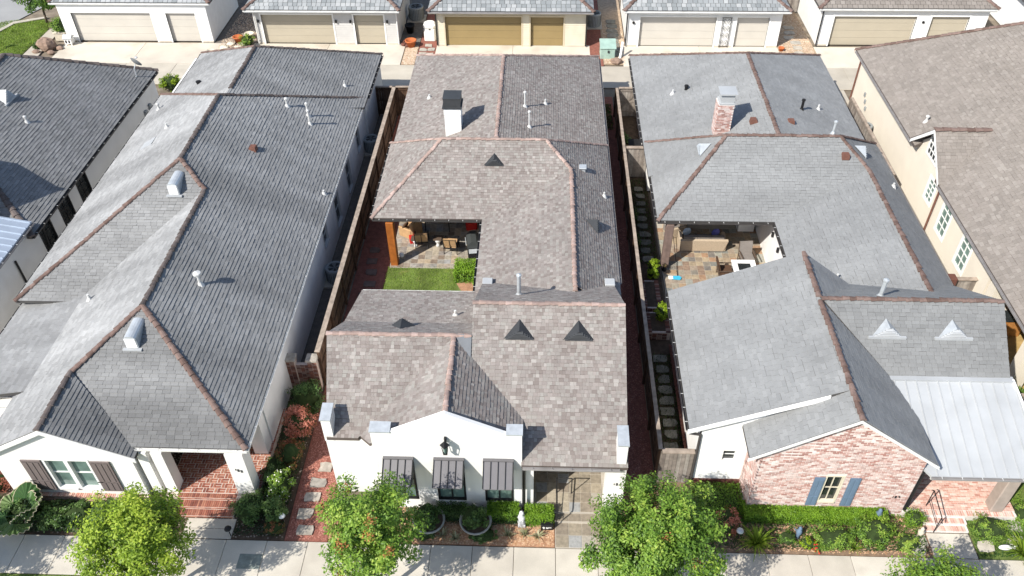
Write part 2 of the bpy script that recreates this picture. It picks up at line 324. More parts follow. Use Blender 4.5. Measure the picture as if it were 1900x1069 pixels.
# ------------------------------------------------------------------ shingle roofs
def clip_poly(poly, lines):
    for a, b, c in lines:                      # keep a*x+b*y+c >= 0
        out = []; n = len(poly)
        for i in range(n):
            p, q = poly[i], poly[(i+1) % n]
            dp, dq = a*p[0]+b*p[1]+c, a*q[0]+b*q[1]+c
            if dp >= 0: out.append(p)
            if (dp > 0) != (dq > 0) and abs(dp-dq) > 1e-9:
                t = dp/(dp-dq); out.append((p[0]+(q[0]-p[0])*t, p[1]+(q[1]-p[1])*t))
        poly = out
        if len(poly) < 3: return []
    return poly
class Roof:
    """one house's roof: deck slabs, shingles on every plane, ridge caps"""
    def __init__(s, house, m, deck='deck', course=.2, wid=(.26, .34), gap=.012, thick=.016, cap='cap_brown', n_parts=300, slab=.14, tmode='rand'):
        s.h = house; s.m = m; s.deckm = deck; s.course = course; s.wid = wid; s.gap = gap; s.th = thick; s.cap = cap; s.n = n_parts; s.slab = slab; s.tmode = tmode
        s.bias = 0; s.deck = MB(); s.full = []; s.cut = []; s.caps = []
    def plane(s, pts, u=None, slab=None):
        P = [Vector(p) for p in pts]; nr = Vector((0, 0, 0))
        for i in range(len(P)): nr += P[i].cross(P[(i+1) % len(P)])
        nr.normalize()
        if nr.z < 0: nr = -nr; P = P[::-1]
        u = Vector((0, 0, 1)).cross(nr).normalized() if u is None else Vector(u)
        v = nr.cross(u); v = v.normalized()
        if v.z < 0: u, v = -u, -v
        s.deck.prism([p-nr*.002 for p in P], (0, 0, -(slab or s.slab)))
        O = P[0]; Q = [((p-O).dot(u), (p-O).dot(v)) for p in P]
        ar = sum(Q[i][0]*Q[(i+1) % len(Q)][1]-Q[(i+1) % len(Q)][0]*Q[i][1] for i in range(len(Q)))
        if ar < 0: Q = Q[::-1]
        lines = []
        for i in range(len(Q)):
            p, q = Q[i], Q[(i+1) % len(Q)]; dx, dy = q[0]-p[0], q[1]-p[1]; l = math.hypot(dx, dy)
            if l < 1e-6: continue
            a, b = -dy/l, dx/l; lines.append((a, b, -(a*p[0]+b*p[1])))
        if any(a*q[0]+b*q[1]+c < -2e-3 for a, b, c in lines for q in Q): print('NONCONVEX', s.h.name, [tuple(round(c, 2) for c in p) for p in pts])
        us = [q[0] for q in Q]; vs = [q[1] for q in Q]
        v0 = min(vs); r = 0; c = s.course
        while v0+r*c < max(vs):
            va, vb = v0+r*c, v0+(r+1)*c
            band = clip_poly(Q, [(0, 1, -va+1e-6), (0, -1, vb)])
            if len(band) >= 3:
                ua, ub = min(b[0] for b in band), max(b[0] for b in band)
                x = ua-random.uniform(0, s.wid[1])
                while x < ub:
                    w_ = random.uniform(*s.wid); x1 = x+w_
                    g = s.gap/2; rect = [(x+g, va), (x1-g, va), (x1-g, vb), (x+g, vb)]
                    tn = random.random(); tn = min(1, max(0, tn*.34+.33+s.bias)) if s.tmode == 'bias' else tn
                    ok = all(a*p[0]+b*p[1]+cc >= -1e-4 for a, b, cc in lines for p in rect)
                    if ok: s.full.append((O, u, v, nr, x+g, va-random.choice((0, 0, 0, .009))*min(1, r), w_-s.gap, tn))
                    else:
                        cp = clip_poly(rect, lines)
                        if len(cp) >= 3: s.cut.append((O, u, v, nr, cp, va, tn))
                    x = x1
            r += 1
    def ridge(s, p0, p1, cap=None, size=1., lift=.02): s.caps.append((Vector(p0), Vector(p1), cap or s.cap, size, lift))
    def finish(s):
        deck = s.deck.build('roof', s.deckm, s.h)
        c, th = s.course, s.th
        sc = []
        for k, (O, u, v, nr, x, va, w_, tn) in enumerate(s.full):
            p = O+u*(x+w_/2)+v*(va+c/2); d = np.array(p)-CAM; dl = np.linalg.norm(d)
            q = Vector(d); z = q.dot(fw); inside = abs(q.dot(rt)/z) < .60 and abs(q.dot(up)/z) < .335
            sc.append((abs(Vector(d).dot(nr))/dl**3*w_) if inside else 0)
        order = np.argsort(-np.array(sc)) if sc else []
        chosen = set(int(i) for i in order[:s.n])
        cache = {}
        V = []; F = []; T = []
        for k, (O, u, v, nr, x, va, w_, tn) in enumerate(s.full):
            hk = random.choice((.55, .85, 1., 1.15))
            if k in chosen:
                key = int(tn*7.999)
                if key not in cache:
                    cache[key] = mesh('shingle', [(0, 0, th), (1, 0, th), (1, c, .003), (0, c, .003), (0, 0, -.002), (1, 0, -.002)],
                                      [(0, 1, 2, 3), (4, 5, 1, 0), (4, 0, 3), (1, 5, 2)], s.m, key/7)
                o = bpy.data.objects.new('shingle', cache[key]); p = O+u*x+v*va
                Mx = Matrix(((u.x*w_, v.x, nr.x*hk, p.x), (u.y*w_, v.y, nr.y*hk, p.y), (u.z*w_, v.z, nr.z*hk, p.z), (0, 0, 0, 1)))
                put(o, deck, Mx)
            else:
                n = len(V); a = O+u*x+v*va; b = a+u*w_
                V += [a+nr*th*hk, b+nr*th*hk, b+v*c+nr*.003, a+v*c+nr*.003, a-nr*.002, b-nr*.002]
                F += [(n, n+1, n+2, n+3), (n+4, n+5, n+1, n), (n+4, n, n+3), (n+1, n+5, n+2)]; T += [tn]*4
        for O, u, v, nr, cp, va, tn in s.cut:
            n = len(V); k = len(cp)
            for q in cp:
                h = th+(.003-th)*(q[1]-va)/c; V.append(O+u*q[0]+v*q[1]+nr*h)
            for q in cp: V.append(O+u*q[0]+v*q[1]-nr*.002)
            F.append(tuple(range(n, n+k))); T.append(tn)
            for i in range(k): F.append((n+k+i, n+k+(i+1) % k, n+(i+1) % k, n+i)); T.append(tn)
        if F:
            o = obj('shingle_field', mesh('shingle_field', V, F, s.m, T), deck); o['kind'] = 'stuff'
        cm = {}
        for p0, p1, cap, size, lift in s.caps:
            d = p1-p0; L = d.length; n = max(1, round(L/(.36*size))); st = L/n; x = d.normalized()
            y = Vector((0, 0, 1)).cross(x).normalized(); z = x.cross(y)
            for i in range(n):
                key = (cap, random.randrange(5))
                if key not in cm:
                    b = MB(); W, H = .135, .085
                    for k2, (xx, f) in enumerate(((-.1, 1.25), (1.0, .85))):
                        for j in range(6): t = math.pi*j/5; b.V.append((xx, -W*f*math.cos(t), (H*math.sin(t)-.02)*f))
                    fs = [(j, j+1, 7+j, 6+j) for j in range(5)]+[(0, 5, 4, 3, 2, 1)]
                    cm[key] = mesh('ridge_cap', b.V, fs, cap, key[1]/4)
                p = p0+x*(st*i)+z*(lift+random.uniform(-.012, .014))+y*random.uniform(-.014, .014); yy = y*size*random.uniform(.93, 1.07)+x*random.uniform(-.06, .06); zz = z*size
                rr = random.uniform(-.03, .03); yy = yy+x*rr*.1
                put(bpy.data.objects.new('ridge_cap', cm[key]), deck, Matrix(((x.x*st, yy.x, zz.x, p.x), (x.y*st, yy.y, zz.y, p.y), (x.z*st, yy.z, zz.z, p.z), (0, 0, 0, 1))))
        return deck

def gutter(parent, p0, p1, out, m='gutter_dark', bm='gutter_white', step=.7, w_=.085, h=.08):
    """open U gutter from p0 to p1 hung just below an eave; out = horizontal outward direction"""
    b = MB(); p0, p1, o = Vector(p0), Vector(p1), Vector(out).normalized(); zz = Vector((0, 0, 1)); t = .008
    d = (p1-p0).normalized()
    def strip(a0, a1, h0, h1):
        pts = [p0+o*a0+zz*h0, p0+o*a1+zz*h0, p0+o*a1+zz*h1, p0+o*a0+zz*h1]; b.prism(pts, p1-p0)
    strip(.005, .005+t, -h, .0); strip(w_, w_+t, -h, -.002); strip(.005+t, w_, -h, -h+t)
    b.mi = 1; n = max(1, int((p1-p0).length/step))
    for i in range(n+1):
        q = p0+d*((p1-p0).length*(i+.5)/(n+1)); b.prism([q+zz*.002-d*.009, q+o*(w_+.01)+zz*.002-d*.009, q+o*(w_+.01)+zz*.002+d*.009, q+zz*.002+d*.009], (0, 0, .006))
    return b.build('gutter', [m, bm], parent)

# ------------------------------------------------------------------ walls and openings
def wall(parent, m, axis, u0, u1, z0, z1, d0, d1, holes=(), name='wall', gable=None):
    """wall along x ('x') or y ('y') with thickness d0..d1 and rectangular holes (u0,u1,z0,z1); gable: extra (u,z) points above z1"""
    us = sorted({u0, u1, *[h[0] for h in holes], *[h[1] for h in holes]}); zs = sorted({z0, z1, *[h[2] for h in holes], *[h[3] for h in holes]})
    b = MB()
    for i in range(len(us)-1):
        j = 0
        while j < len(zs)-1:
            def solid(j): 
                uc, zc = (us[i]+us[i+1])/2, (zs[j]+zs[j+1])/2
                return not any(h[0] < uc < h[1] and h[2] < zc < h[3] for h in holes)
            if solid(j):
                k = j
                while k+1 < len(zs)-1 and solid(k+1): k += 1
                a = (us[i], us[i+1]); q = (zs[j], zs[k+1])
                b.box(*(a+(d0, d1) if axis == 'x' else (d0, d1)+a), *q); j = k+1
            else: j += 1
    if gable:
        pts = [(u, d0, z) if axis == 'x' else (d0, u, z) for u, z in gable]
        b.prism(pts, (0, d1-d0, 0) if axis == 'x' else (d1-d0, 0, 0))
    return b.build(name, m, parent)

def window(parent, axis, u0, u1, z0, z1, face, out, fm='white_paint', gm='glass_green', nx=2, nz=2, fw_=.06, depth=.09, mw=.022, proud=.025, sill=False):
    """frame around a hole: part window > pane, muntins; face = wall face coordinate, out = +-1 outward"""
    def bx(b, a0, a1, c0, c1, n0, n1):
        lo, hi = sorted((face+out*n0, face+out*n1))
        b.box(*((a0, a1, lo, hi) if axis == 'x' else (lo, hi, a0, a1)), c0, c1)
    b = MB()
    bx(b, u0-fw_, u0+.015, z0-fw_, z1+fw_, -depth, proud); bx(b, u1-.015, u1+fw_, z0-fw_, z1+fw_, -depth, proud)
    bx(b, u0+.015, u1-.015, z1-.015, z1+fw_, -depth, proud-.002); bx(b, u0+.015, u1-.015, z0-fw_, z0+.015, -depth, proud+(.05 if sill else -.002))
    o = b.build('window', fm, parent)
    if nx*nz > 1:
        b = MB()
        for i in range(1, nx): x = u0+(u1-u0)*i/nx; bx(b, x-mw/2, x+mw/2, z0+.015, z1-.015, -depth+.012, -depth+.04)
        for i in range(1, nz): z = z0+(z1-z0)*i/nz; bx(b, u0+.015, u1-.015, z-mw/2, z+mw/2, -depth+.010, -depth+.037)
        b.build('muntins', fm, o)
    for i in range(nx):
        for j in range(nz):
            a0, a1 = u0+(u1-u0)*i/nx, u0+(u1-u0)*(i+1)/nx; c0, c1 = z0+(z1-z0)*j/nz, z0+(z1-z0)*(j+1)/nz
            b = MB(); bx(b, a0+.002, a1-.002, c0+.002, c1-.002, -depth-.02, -depth+.008); b.build('pane', gm, o)
    return o

def bricks(parent, rows, m, n_parts, flat=False):
    """rows: list of (matrix, length, height, depth) full bricks + clipped in place; n_parts nearest become parts"""
    cache = {}; V = []; F = []; T = []
    sc = [((np.array(M.translation)-CAM)**2).sum() for M, *_ in rows]
    chosen = set(int(i) for i in np.argsort(sc)[:n_parts])
    BV = [(0, 0, 0), (1, 0, 0), (1, 1, 0), (0, 1, 0), (.02, .05, 1), (.98, .05, 1), (.98, .95, 1), (.02, .95, 1)]
    BF = [(4, 5, 6, 7), (0, 1, 5, 4), (1, 2, 6, 5), (2, 3, 7, 6), (3, 0, 4, 7)]
    for k, (M, l, h, d) in enumerate(rows):
        tn = random.random(); Sx = Matrix.Diagonal((l, h, d, 1))
        if k in chosen:
            key = int(tn*6.999)
            if key not in cache: cache[key] = mesh('brick', BV, BF, m, key/6)
            put(bpy.data.objects.new('brick', cache[key]), parent, M @ Sx)
        else:
            n = len(V); MM = M @ Sx; V += [MM @ Vector(v) for v in BV]; F += [tuple(i+n for i in f) for f in BF]; T += [tn]*5
    if F: o = obj('brick_field', mesh('brick_field', V, F, m, T), parent); o['kind'] = 'stuff'

def frame_m(p, u, v, n):
    u, v, n, p = Vector(u), Vector(v), Vector(n), Vector(p)
    return Matrix(((u.x, v.x, n.x, p.x), (u.y, v.y, n.y, p.y), (u.z, v.z, n.z, p.z), (0, 0, 0, 1)))

def tiles(parent, name, x0, x1, y0, y1, z, size, m, gap=.012, th=.02, skip=None, off=True, jit=.0):
    """rectangular floor tiles, each an object sharing a few meshes"""
    nx, ny = max(1, round((x1-x0)/size)), max(1, round((y1-y0)/size)); sx, sy = (x1-x0)/nx, (y1-y0)/ny; cache = {}
    for j in range(ny):
        for i in range(nx):
            xa, ya = x0+i*sx, y0+j*sy
            if skip and skip(xa+sx/2, ya+sy/2): continue
            k = random.randrange(14)
            if k not in cache:
                b = MB(); b.rbox(gap/2, sx-gap/2, gap/2, sy-gap/2, -.03, th+random.uniform(-.002, .002), .008); cache[k] = mesh(name, b.V, b.F, m, k/13)
            put(bpy.data.objects.new(name, cache[k]), parent, Matrix.Translation((xa, ya, z)))

# ------------------------------------------------------------------ plants
def leaf_quads(C, D, size, aspect, tone, r):
    """C centres (n,3), D preferred outward directions; returns V, F, tone"""
    n = len(C); T = r.normal(size=(n, 3)); T -= D*(T*D).sum(1)[:, None]*.55; T /= np.linalg.norm(T, axis=1)[:, None]
    B = np.cross(D+r.normal(scale=.45, size=(n, 3)), T); B /= np.linalg.norm(B, axis=1)[:, None]+1e-9
    s = size*r.uniform(.65, 1.3, n)[:, None]
    V = np.empty((n, 4, 3)); V[:, 0] = C-T*s*.5; V[:, 1] = C+B*s*aspect*.5; V[:, 2] = C+T*s*.5; V[:, 3] = C-B*s*aspect*.5
    return V.reshape(-1, 3), np.arange(n*4).reshape(n, 4), tone
def crown_points(r, n, rad, clumps, cl_r, hollow=.45, box=False, low=-1.):
    """points spread through a clumpy crown (unit: metres) round the origin"""
    rad = np.array(rad)
    if box:                                     # clipped hedge: even skin of leaves over a box
        p = r.uniform(-1, 1, (n, 3)); ax = r.choice(3, n, p=(.22, .33, .45)); sg = np.where(r.uniform(size=n) < .5, -1, 1); sg = np.where(ax == 2, np.where(r.uniform(size=n) < .93, 1, -1), sg)
        p[np.arange(n), ax] = sg*r.uniform(.72, 1.04, n); P = p*rad+r.normal(scale=.02, size=(n, 3))
        D = np.zeros((n, 3)); D[np.arange(n), ax] = sg; D += np.array((0, 0, .5)); D /= np.linalg.norm(D, axis=1)[:, None]
        ct = .16*np.sin(P[:, 0]*7+P[:, 1]*5)*np.cos(P[:, 2]*9+P[:, 0]*3)+r.uniform(-.1, .1, n)
        return P, D, ct, p[:12]*rad*.6
    cc = []
    while len(cc) < clumps:
        p = r.uniform(-1, 1, 3)
        if box: 
            q = np.abs(p).max(); p = p/q*r.uniform(hollow, 1)**.5 if q > 0 else p
            cc.append(p)
        else:
            q = np.linalg.norm(p)
            if q < 1 and q > .05 and p[2] > low:
                p = p/q*r.uniform(hollow, 1); cc.append(p)
    cc = np.array(cc)*rad*(1-.0); k = r.integers(0, clumps, n)
    off = r.normal(size=(n, 3)); off /= np.linalg.norm(off, axis=1)[:, None]; off *= (r.uniform(0, 1, n)**.45)[:, None]*cl_r*np.array((1, 1, .75))
    P = cc[k]+off; D = P/rad; D = D/(np.linalg.norm(D, axis=1)[:, None]+1e-9)+np.array((0, 0, .7)); D /= np.linalg.norm(D, axis=1)[:, None]
    ct = r.uniform(-.22, .22, clumps)
    return P, D, ct[k], cc
def shrub(name, label, cat, loc, rad, m='leaf_green', n=1400, leaf=.07, asp=.5, clumps=40, clr=None, box=False, group=None, zc=None, lo=.2, hi=.8, seed=None, flowers=None, stem=True):
    r = np.random.default_rng(seed if seed is not None else int(abs(loc[0]*913+loc[1]*337))+1)
    t = thing(name, label, cat, loc, 0, group); rad = tuple(rad); zc = rad[2]*.95 if zc is None else zc
    P, D, ct, cc = crown_points(r, n, rad, clumps, clr or min(rad)*(.42 if box else .34), .5, box, -.8)
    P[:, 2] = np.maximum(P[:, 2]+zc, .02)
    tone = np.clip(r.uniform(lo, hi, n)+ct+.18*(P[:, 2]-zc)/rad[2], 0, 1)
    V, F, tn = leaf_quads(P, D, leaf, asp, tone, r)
    obj('foliage', mesh('foliage', V, F, m, tn), t, None, True)
    if stem:
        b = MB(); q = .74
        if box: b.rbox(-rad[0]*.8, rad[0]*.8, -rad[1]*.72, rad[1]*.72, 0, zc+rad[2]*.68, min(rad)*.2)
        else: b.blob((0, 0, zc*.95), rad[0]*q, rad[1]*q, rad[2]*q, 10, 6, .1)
        b.build('dark_core', 'core_shade', t, None, True)  # solid core added for the shade among the inner twigs
        b = MB()
        for i in range(6):
            a = cc[i % len(cc)]; b.tube((a[0]*.12, a[1]*.12, 0), (a[0]*.7, a[1]*.7, max(.08, zc+a[2]*.6)), .018, .008, 5)
        b.build('stem', 'bark', t, None, True)
    if flowers:
        fm, nf, fs = flowers; k = r.choice(n, nf, replace=False); q = P[k]+D[k]*.05
        V, F, tn = leaf_quads(q, D[k], fs, .9, np.full(nf, .5), r); obj('flowers', mesh('flowers', V, F, fm, tn), t, None, True)
    return t
def tree(label, base, crown, rad, m, n=14000, leaf=.13, clumps=170, clr=.34, seed=1, pods=None, group=None, lo=.1, hi=.8, trunk_r=.09, low=-.75):
    r = np.random.default_rng(seed); t = thing('street_tree', label, 'tree', base, 0, group)
    c = np.array(crown)-np.array(base)
    P, D, ct, cc = crown_points(r, n, rad, clumps, clr, .35, False, low)
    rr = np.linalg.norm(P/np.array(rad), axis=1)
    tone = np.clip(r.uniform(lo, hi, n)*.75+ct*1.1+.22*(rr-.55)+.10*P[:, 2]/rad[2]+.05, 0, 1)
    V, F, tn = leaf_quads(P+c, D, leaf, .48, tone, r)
    obj('crown', mesh('crown', V, F, m, tn), t, None, True)
    b = MB(); top = Vector(c)+Vector((0, 0, -rad[2]*.35)); k = Vector((.08, -.05, top.z*.5)) 
    b.path([Vector((0, 0, -.05)), Vector((top.x*.25, top.y*.25, top.z*.45)), top], [trunk_r, trunk_r*.85, trunk_r*.62], 8)
    b.build('trunk', 'bark', t, None, True, True)
    for i in range(16):
        a = Vector(cc[i*5 % len(cc)]); s0 = Vector((top.x*.25, top.y*.25, top.z*.45)).lerp(top, random.uniform(.35, 1)); e = Vector(c)+a*.85; mid = s0.lerp(e, .5)+Vector((0, 0, -.12+.1*random.random()))
        bb = MB(); bb.path([s0, mid, e], [trunk_r*.45, trunk_r*.28, trunk_r*.1], 5); bb.build('limb', 'bark', t, None, True, True)
    if pods:
        nc = pods; k = r.choice(len(cc), nc, replace=False); Q = []; 
        for i in k:
            a = cc[i]*1.08
            if a[2] < -.2: continue
            Q.append(a+r.normal(scale=.09, size=(70, 3)))
        Q = np.concatenate(Q); Dq = np.tile((0, 0, 1.), (len(Q), 1)); V, F, tn = leaf_quads(Q+c, Dq, .06, .8, r.uniform(0, 1, len(Q)), r)
        obj('seed_pods', mesh('seed_pods', V, F, 'pod', tn), t, None, True)
    return t
def blades(name, label, cat, pts, m, h=(.05, .1), w_=.012, kind='stuff', z=0, lean=.6, seed=3):
    r = np.random.default_rng(seed); n = len(pts); a = r.uniform(0, 2*math.pi, n); hh = r.uniform(h[0], h[1], n)
    d = np.stack((np.cos(a), np.sin(a), np.zeros(n)), 1); ln = r.normal(size=(n, 2))*lean*.5
    B = np.concatenate((pts, np.full((n, 1), z)), 1); tip = B+np.stack((ln[:, 0]*hh, ln[:, 1]*hh, hh), 1)
    V = np.stack((B-d*w_/2, B+d*w_/2, tip), 1).reshape(-1, 3); F = np.arange(n*3).reshape(n, 3)
    o = obj(name, mesh(name, V, F, m, r.uniform(0, 1, n))); return tag(o, label, cat, None, kind)
def pebbles(name, label, cat, pts, m, size=(.012, .03), z=0, seed=4, flat=.6, parent=None):
    r = np.random.default_rng(seed); n = len(pts); s = r.uniform(*size, n); a = r.uniform(0, 6.28, n)
    base = np.array([(1, 0, 0), (-.15, .9, 0), (-.9, -.1, 0), (.1, -.85, 0), (.05, .05, 1.)])
    ca, sa = np.cos(a), np.sin(a); V = np.empty((n, 5, 3))
    for k in range(5):
        x, y, zz = base[k]; V[:, k, 0] = pts[:, 0]+s*(x*ca-y*sa); V[:, k, 1] = pts[:, 1]+s*(x*sa+y*ca); V[:, k, 2] = z+s*zz*flat
    f = np.array([(0, 1, 4), (1, 2, 4), (2, 3, 4), (3, 0, 4)]); F = (np.arange(n)[:, None, None]*5+f).reshape(-1, 3)
    o = obj(name, mesh(name, V.reshape(-1, 3), F, m, np.repeat(r.uniform(0, 1, n), 4)), parent)
    return tag(o, label, cat, None, 'stuff')
def scatter(x0, x1, y0, y1, n, seed=5, keep=None):
    r = np.random.default_rng(seed); p = np.stack((r.uniform(x0, x1, n), r.uniform(y0, y1, n)), 1)
    return p[np.array([keep(*q) for q in p])] if keep else p
def strap_plant(name, label, loc, n, L, m='leaf_strap', cat='plant', spread_=.6, w_=.035, group=None, seed=1, arch=.45):
    r = np.random.default_rng(seed); t = thing(name, label, cat, loc, 0, group); V = []; F = []; T = []
    for i in range(n):
        a = r.uniform(0, 6.283); l = L*r.uniform(.6, 1.1); sp = r.uniform(.25, 1)*spread_; s = np.array((-math.sin(a), math.cos(a), 0)); d = np.array((math.cos(a), math.sin(a), 0)); o0 = d*r.uniform(0, .08)
        k = len(V); tn = r.uniform(0, 1)
        for j in range(5):
            f = j/4; p = o0+d*l*sp*f+np.array((0, 0, l*(f*(1.15-sp*.3)-arch*f*f*(.6+sp)))); wv = w_*(1-.85*f**2)/2; V += [p-s*wv, p+s*wv]
        for j in range(4): F.append((k+2*j, k+2*j+1, k+2*j+3, k+2*j+2)); T.append(tn)
    obj('leaves', mesh('leaves', np.array(V), np.array(F), m, T), t, None, True)
    return t

def mat_cover(name, label, x0, x1, y0, y1, h, m, n, leaf, seed, lo=.1, hi=.8, keep=None):
    """uneven low leafy groundcover"""
    r = np.random.default_rng(seed); p = scatter(x0, x1, y0, y1, n, seed, keep); k = len(p)
    hump = .5+.5*np.sin(p[:, 0]*3.1+seed)*np.cos(p[:, 1]*4.3+seed*2); z = r.uniform(.02, 1, k)**.7*h*(.35+.65*hump)
    P = np.concatenate((p, z[:, None]), 1); D = np.tile((0, -.2, 1.), (k, 1)); D /= np.linalg.norm(D[0])
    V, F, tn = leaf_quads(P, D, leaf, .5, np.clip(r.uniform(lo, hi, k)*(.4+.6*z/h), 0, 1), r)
    return tag(obj(name, mesh(name, V, F, m, tn)), label, 'groundcover', None, 'stuff')
# ------------------------------------------------------------------ the ground
def sheet(name, m, x0, x1, y0, y1, z, label=None, poly=None):
    P = poly or [(x0, y0), (x1, y0), (x1, y1), (x0, y1)]
    o = MB().prism([(x, y, z) for x, y in P], (0, 0, -.04)).build(name, m)
    o['kind'] = 'structure'; o['label'] = label or name.replace('_', ' '); return o
def paving(name, m, x0, x1, y0, y1, z, sx, sy, label, ox=0, gap=.014):
    """concrete laid as separate slabs with open joints"""
    base = sheet(name, 'soil', x0, x1, y0, y1, z-.05, label)
    nx, ny = max(1, round((x1-x0)/sx)), max(1, round((y1-y0)/sy)); ax, ay = (x1-x0)/nx, (y1-y0)/ny; cache = {}
    for i in range(nx):
        for j in range(ny):
            k = random.randrange(6)
            if k not in cache:
                b = MB(); b.rbox(gap/2, ax-gap/2, gap/2, ay-gap/2, -.045, 0, .01); cache[k] = mesh('slab', b.V, b.F, m, k/5)
            put(bpy.data.objects.new('slab', cache[k]), base, Matrix.Translation((x0+i*ax, y0+j*ay, z+random.uniform(-.003, .003))))
    return base
sheet('ground', 'earth', -220, 220, -60, 320, -.09, 'bare dark earth under the whole block')
paving('sidewalk', 'concrete', -34, 34, 14.12, 15.6, 0, 1.44, 1.48, 'pale concrete pavement along the front gardens')
sheet('verge', 'turf', -34, 34, 8, 14.10, -.03, 'grass verge between pavement and street')
sheet('street', 'asphalt', -34, 34, 0, 7.9, -.12, 'asphalt street in front of the houses')
paving('alley', 'concrete_alley', -35.2, 44, 48.66, 51.6, 0, 3.4, 2.94, 'concrete service alley behind the houses')
for x0, x1 in ((-33.9, -22.4), (-20.4, -9.62), (-7.42, 3.25), (5.42, 16.2), (18.7, 31)):
    paving('driveway', 'concrete_drive', x0, x1, 51.62, 54.72, .004, 5.4, 3.1, 'pale concrete apron in front of a garage')
sheet('side_street', 'asphalt', -62, -39.0, 52, 90, -.02, 'grey asphalt street at the far left corner', [(-62, 40), (-41.2, 40), (-40.6, 54), (-39.3, 58.2), (-38.0, 62), (-37, 90), (-62, 90)])
sheet('kerb', 'concrete', 0, 0, 0, 0, .06, 'pale kerb round the corner lawn', [(-41.2, 45), (-40.9, 45), (-40.3, 53.9), (-39.1, 57.6), (-37.2, 58.6), (-37.2, 58.9), (-39.35, 57.95), (-40.6, 54)])
sheet('corner_lawn', 'turf', 0, 0, 0, 0, .0, 'bright green corner lawn by the side street', [(-40.9, 45), (-36.9, 45), (-36.2, 52.3), (-36.15, 56.6), (-37.2, 58.5), (-39.1, 57.6), (-40.3, 53.9)])
sheet('path', 'concrete_alley', 0, 0, 0, 0, .01, 'tan concrete path beside the corner lawn', [(-36.1, 45), (-34.9, 45), (-34.95, 52.4), (-35.3, 57.4), (-36.1, 56.7)])
sheet('gravel_bed', 'gravel_grey_base', -10.2, -8.95, 23.1, 45, -.02, 'grey gravel strip beside the left house')
sheet('gravel_bed', 'gravel_red_base', -8.82, -7.3, 15.62, 45, -.012, 'red gravel strip left of the middle house')
sheet('gravel_bed', 'gravel_red_base', 2.62, 4.42, 17.2, 47.5, -.012, 'dark red gravel strip right of the middle house')
sheet('planting_bed', 'soil', 4.5, 5.8, 18.6, 47.5, -.012, 'narrow planted strip left of the right house')
sheet('planting_bed', 'soil', -21, -8.84, 15.62, 23.0, -.014, 'front planting bed of the left house')
sheet('planting_bed', 'mulch_base', -7.28, .69, 15.64, 17.2, -.01, 'orange bark bed in front of the middle house')
sheet('planting_bed', 'soil_brown', 2.62, 13.9, 15.62, 18.7, -.014, 'front planting bed of the brick fronted house')
sheet('side_yard', 'concrete_alley', 17.3, 19.2, 28, 48.6, -.012, 'pale concrete passage beside the cream house')
sheet('lawn', 'turf', 15.25, 27, 15.62, 21.5, -.010, 'strip of lawn at the right edge')
sheet('side_yard', 'floor_tan', 17.5, 28, 21.6, 27.9, -.010, 'tan paved court at the right edge')
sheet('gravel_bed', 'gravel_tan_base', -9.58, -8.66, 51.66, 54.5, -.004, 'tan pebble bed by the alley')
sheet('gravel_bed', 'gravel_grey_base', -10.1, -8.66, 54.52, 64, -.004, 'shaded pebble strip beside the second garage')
sheet('gravel_bed', 'gravel_red_base', -8.62, -7.42, 52.9, 64, -.006, 'red gravel strip left of the tan garage')
sheet('gravel_bed', 'gravel_red_base', 3.0, 4.1, 51.7, 64, -.006, 'red gravel strip right of the tan garage')
sheet('gravel_bed', 'gravel_tan_base', 4.12, 5.72, 51.9, 64, -.002, 'tan pebble strip left of the white garage')
sheet('gravel_bed', 'gravel_tan_base', 16.2, 18.68, 53.2, 64, -.004, 'tan pebble bed between two garages')
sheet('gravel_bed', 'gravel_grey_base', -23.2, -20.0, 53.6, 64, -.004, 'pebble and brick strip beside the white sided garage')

# ------------------------------------------------------------------ middle house
HC = thing('courtyard_house', 'white stucco house with mottled brown shingles and front gable, in the middle', 'house', (-2.1, 32, 0))
rc = Roof(HC, 'roof_c', 'deck_c', course=.132, wid=(.085, .21), gap=.004, thick=.022, cap='cap_pink')
E_ = 2.8
# rear section
rc.plane([(-7.7, 47.35, E_), (-2.15, 42.7, 5.1), (3.4, 47.35, E_)])
rc.plane([(-7.7, 34.1, E_), (-7.7, 47.35, E_), (-2.15, 42.7, 5.1), (-2.15, 34.1, 5.1)])
rc.plane([(3.4, 34.1, E_), (3.4, 47.35, E_), (-2.15, 42.7, 5.1), (-2.15, 34.1, 5.1)])
# middle hip with the patio under it
rc.plane([(-7.85, 30.75, E_), (-2.67, 30.75, E_), (1.42, 32.79, 4.245), (.22, 34, 5.1), (-4.72, 34, 5.1)])
rc.plane([(-7.85, 30.75, E_), (-4.72, 34, 5.1), (-7.85, 37.25, E_)])
rc.plane([(-7.85, 37.25, E_), (-4.72, 34, 5.1), (.22, 34, 5.1), (3.4, 37.25, E_)])
rc.plane([(3.4, 24.6, E_), (3.4, 32.79, E_), (1.42, 32.79, 4.245), (1.42, 24.6, 4.245)])
rc.plane([(3.4, 32.79, E_), (3.4, 37.25, E_), (.22, 34, 5.121), (1.42, 32.79, 4.245)])
rc.plane([(-2.67, 30.75, E_), (-2.67, 24.0, E_), (1.42, 24.0, 4.245), (1.42, 32.79, 4.245)])
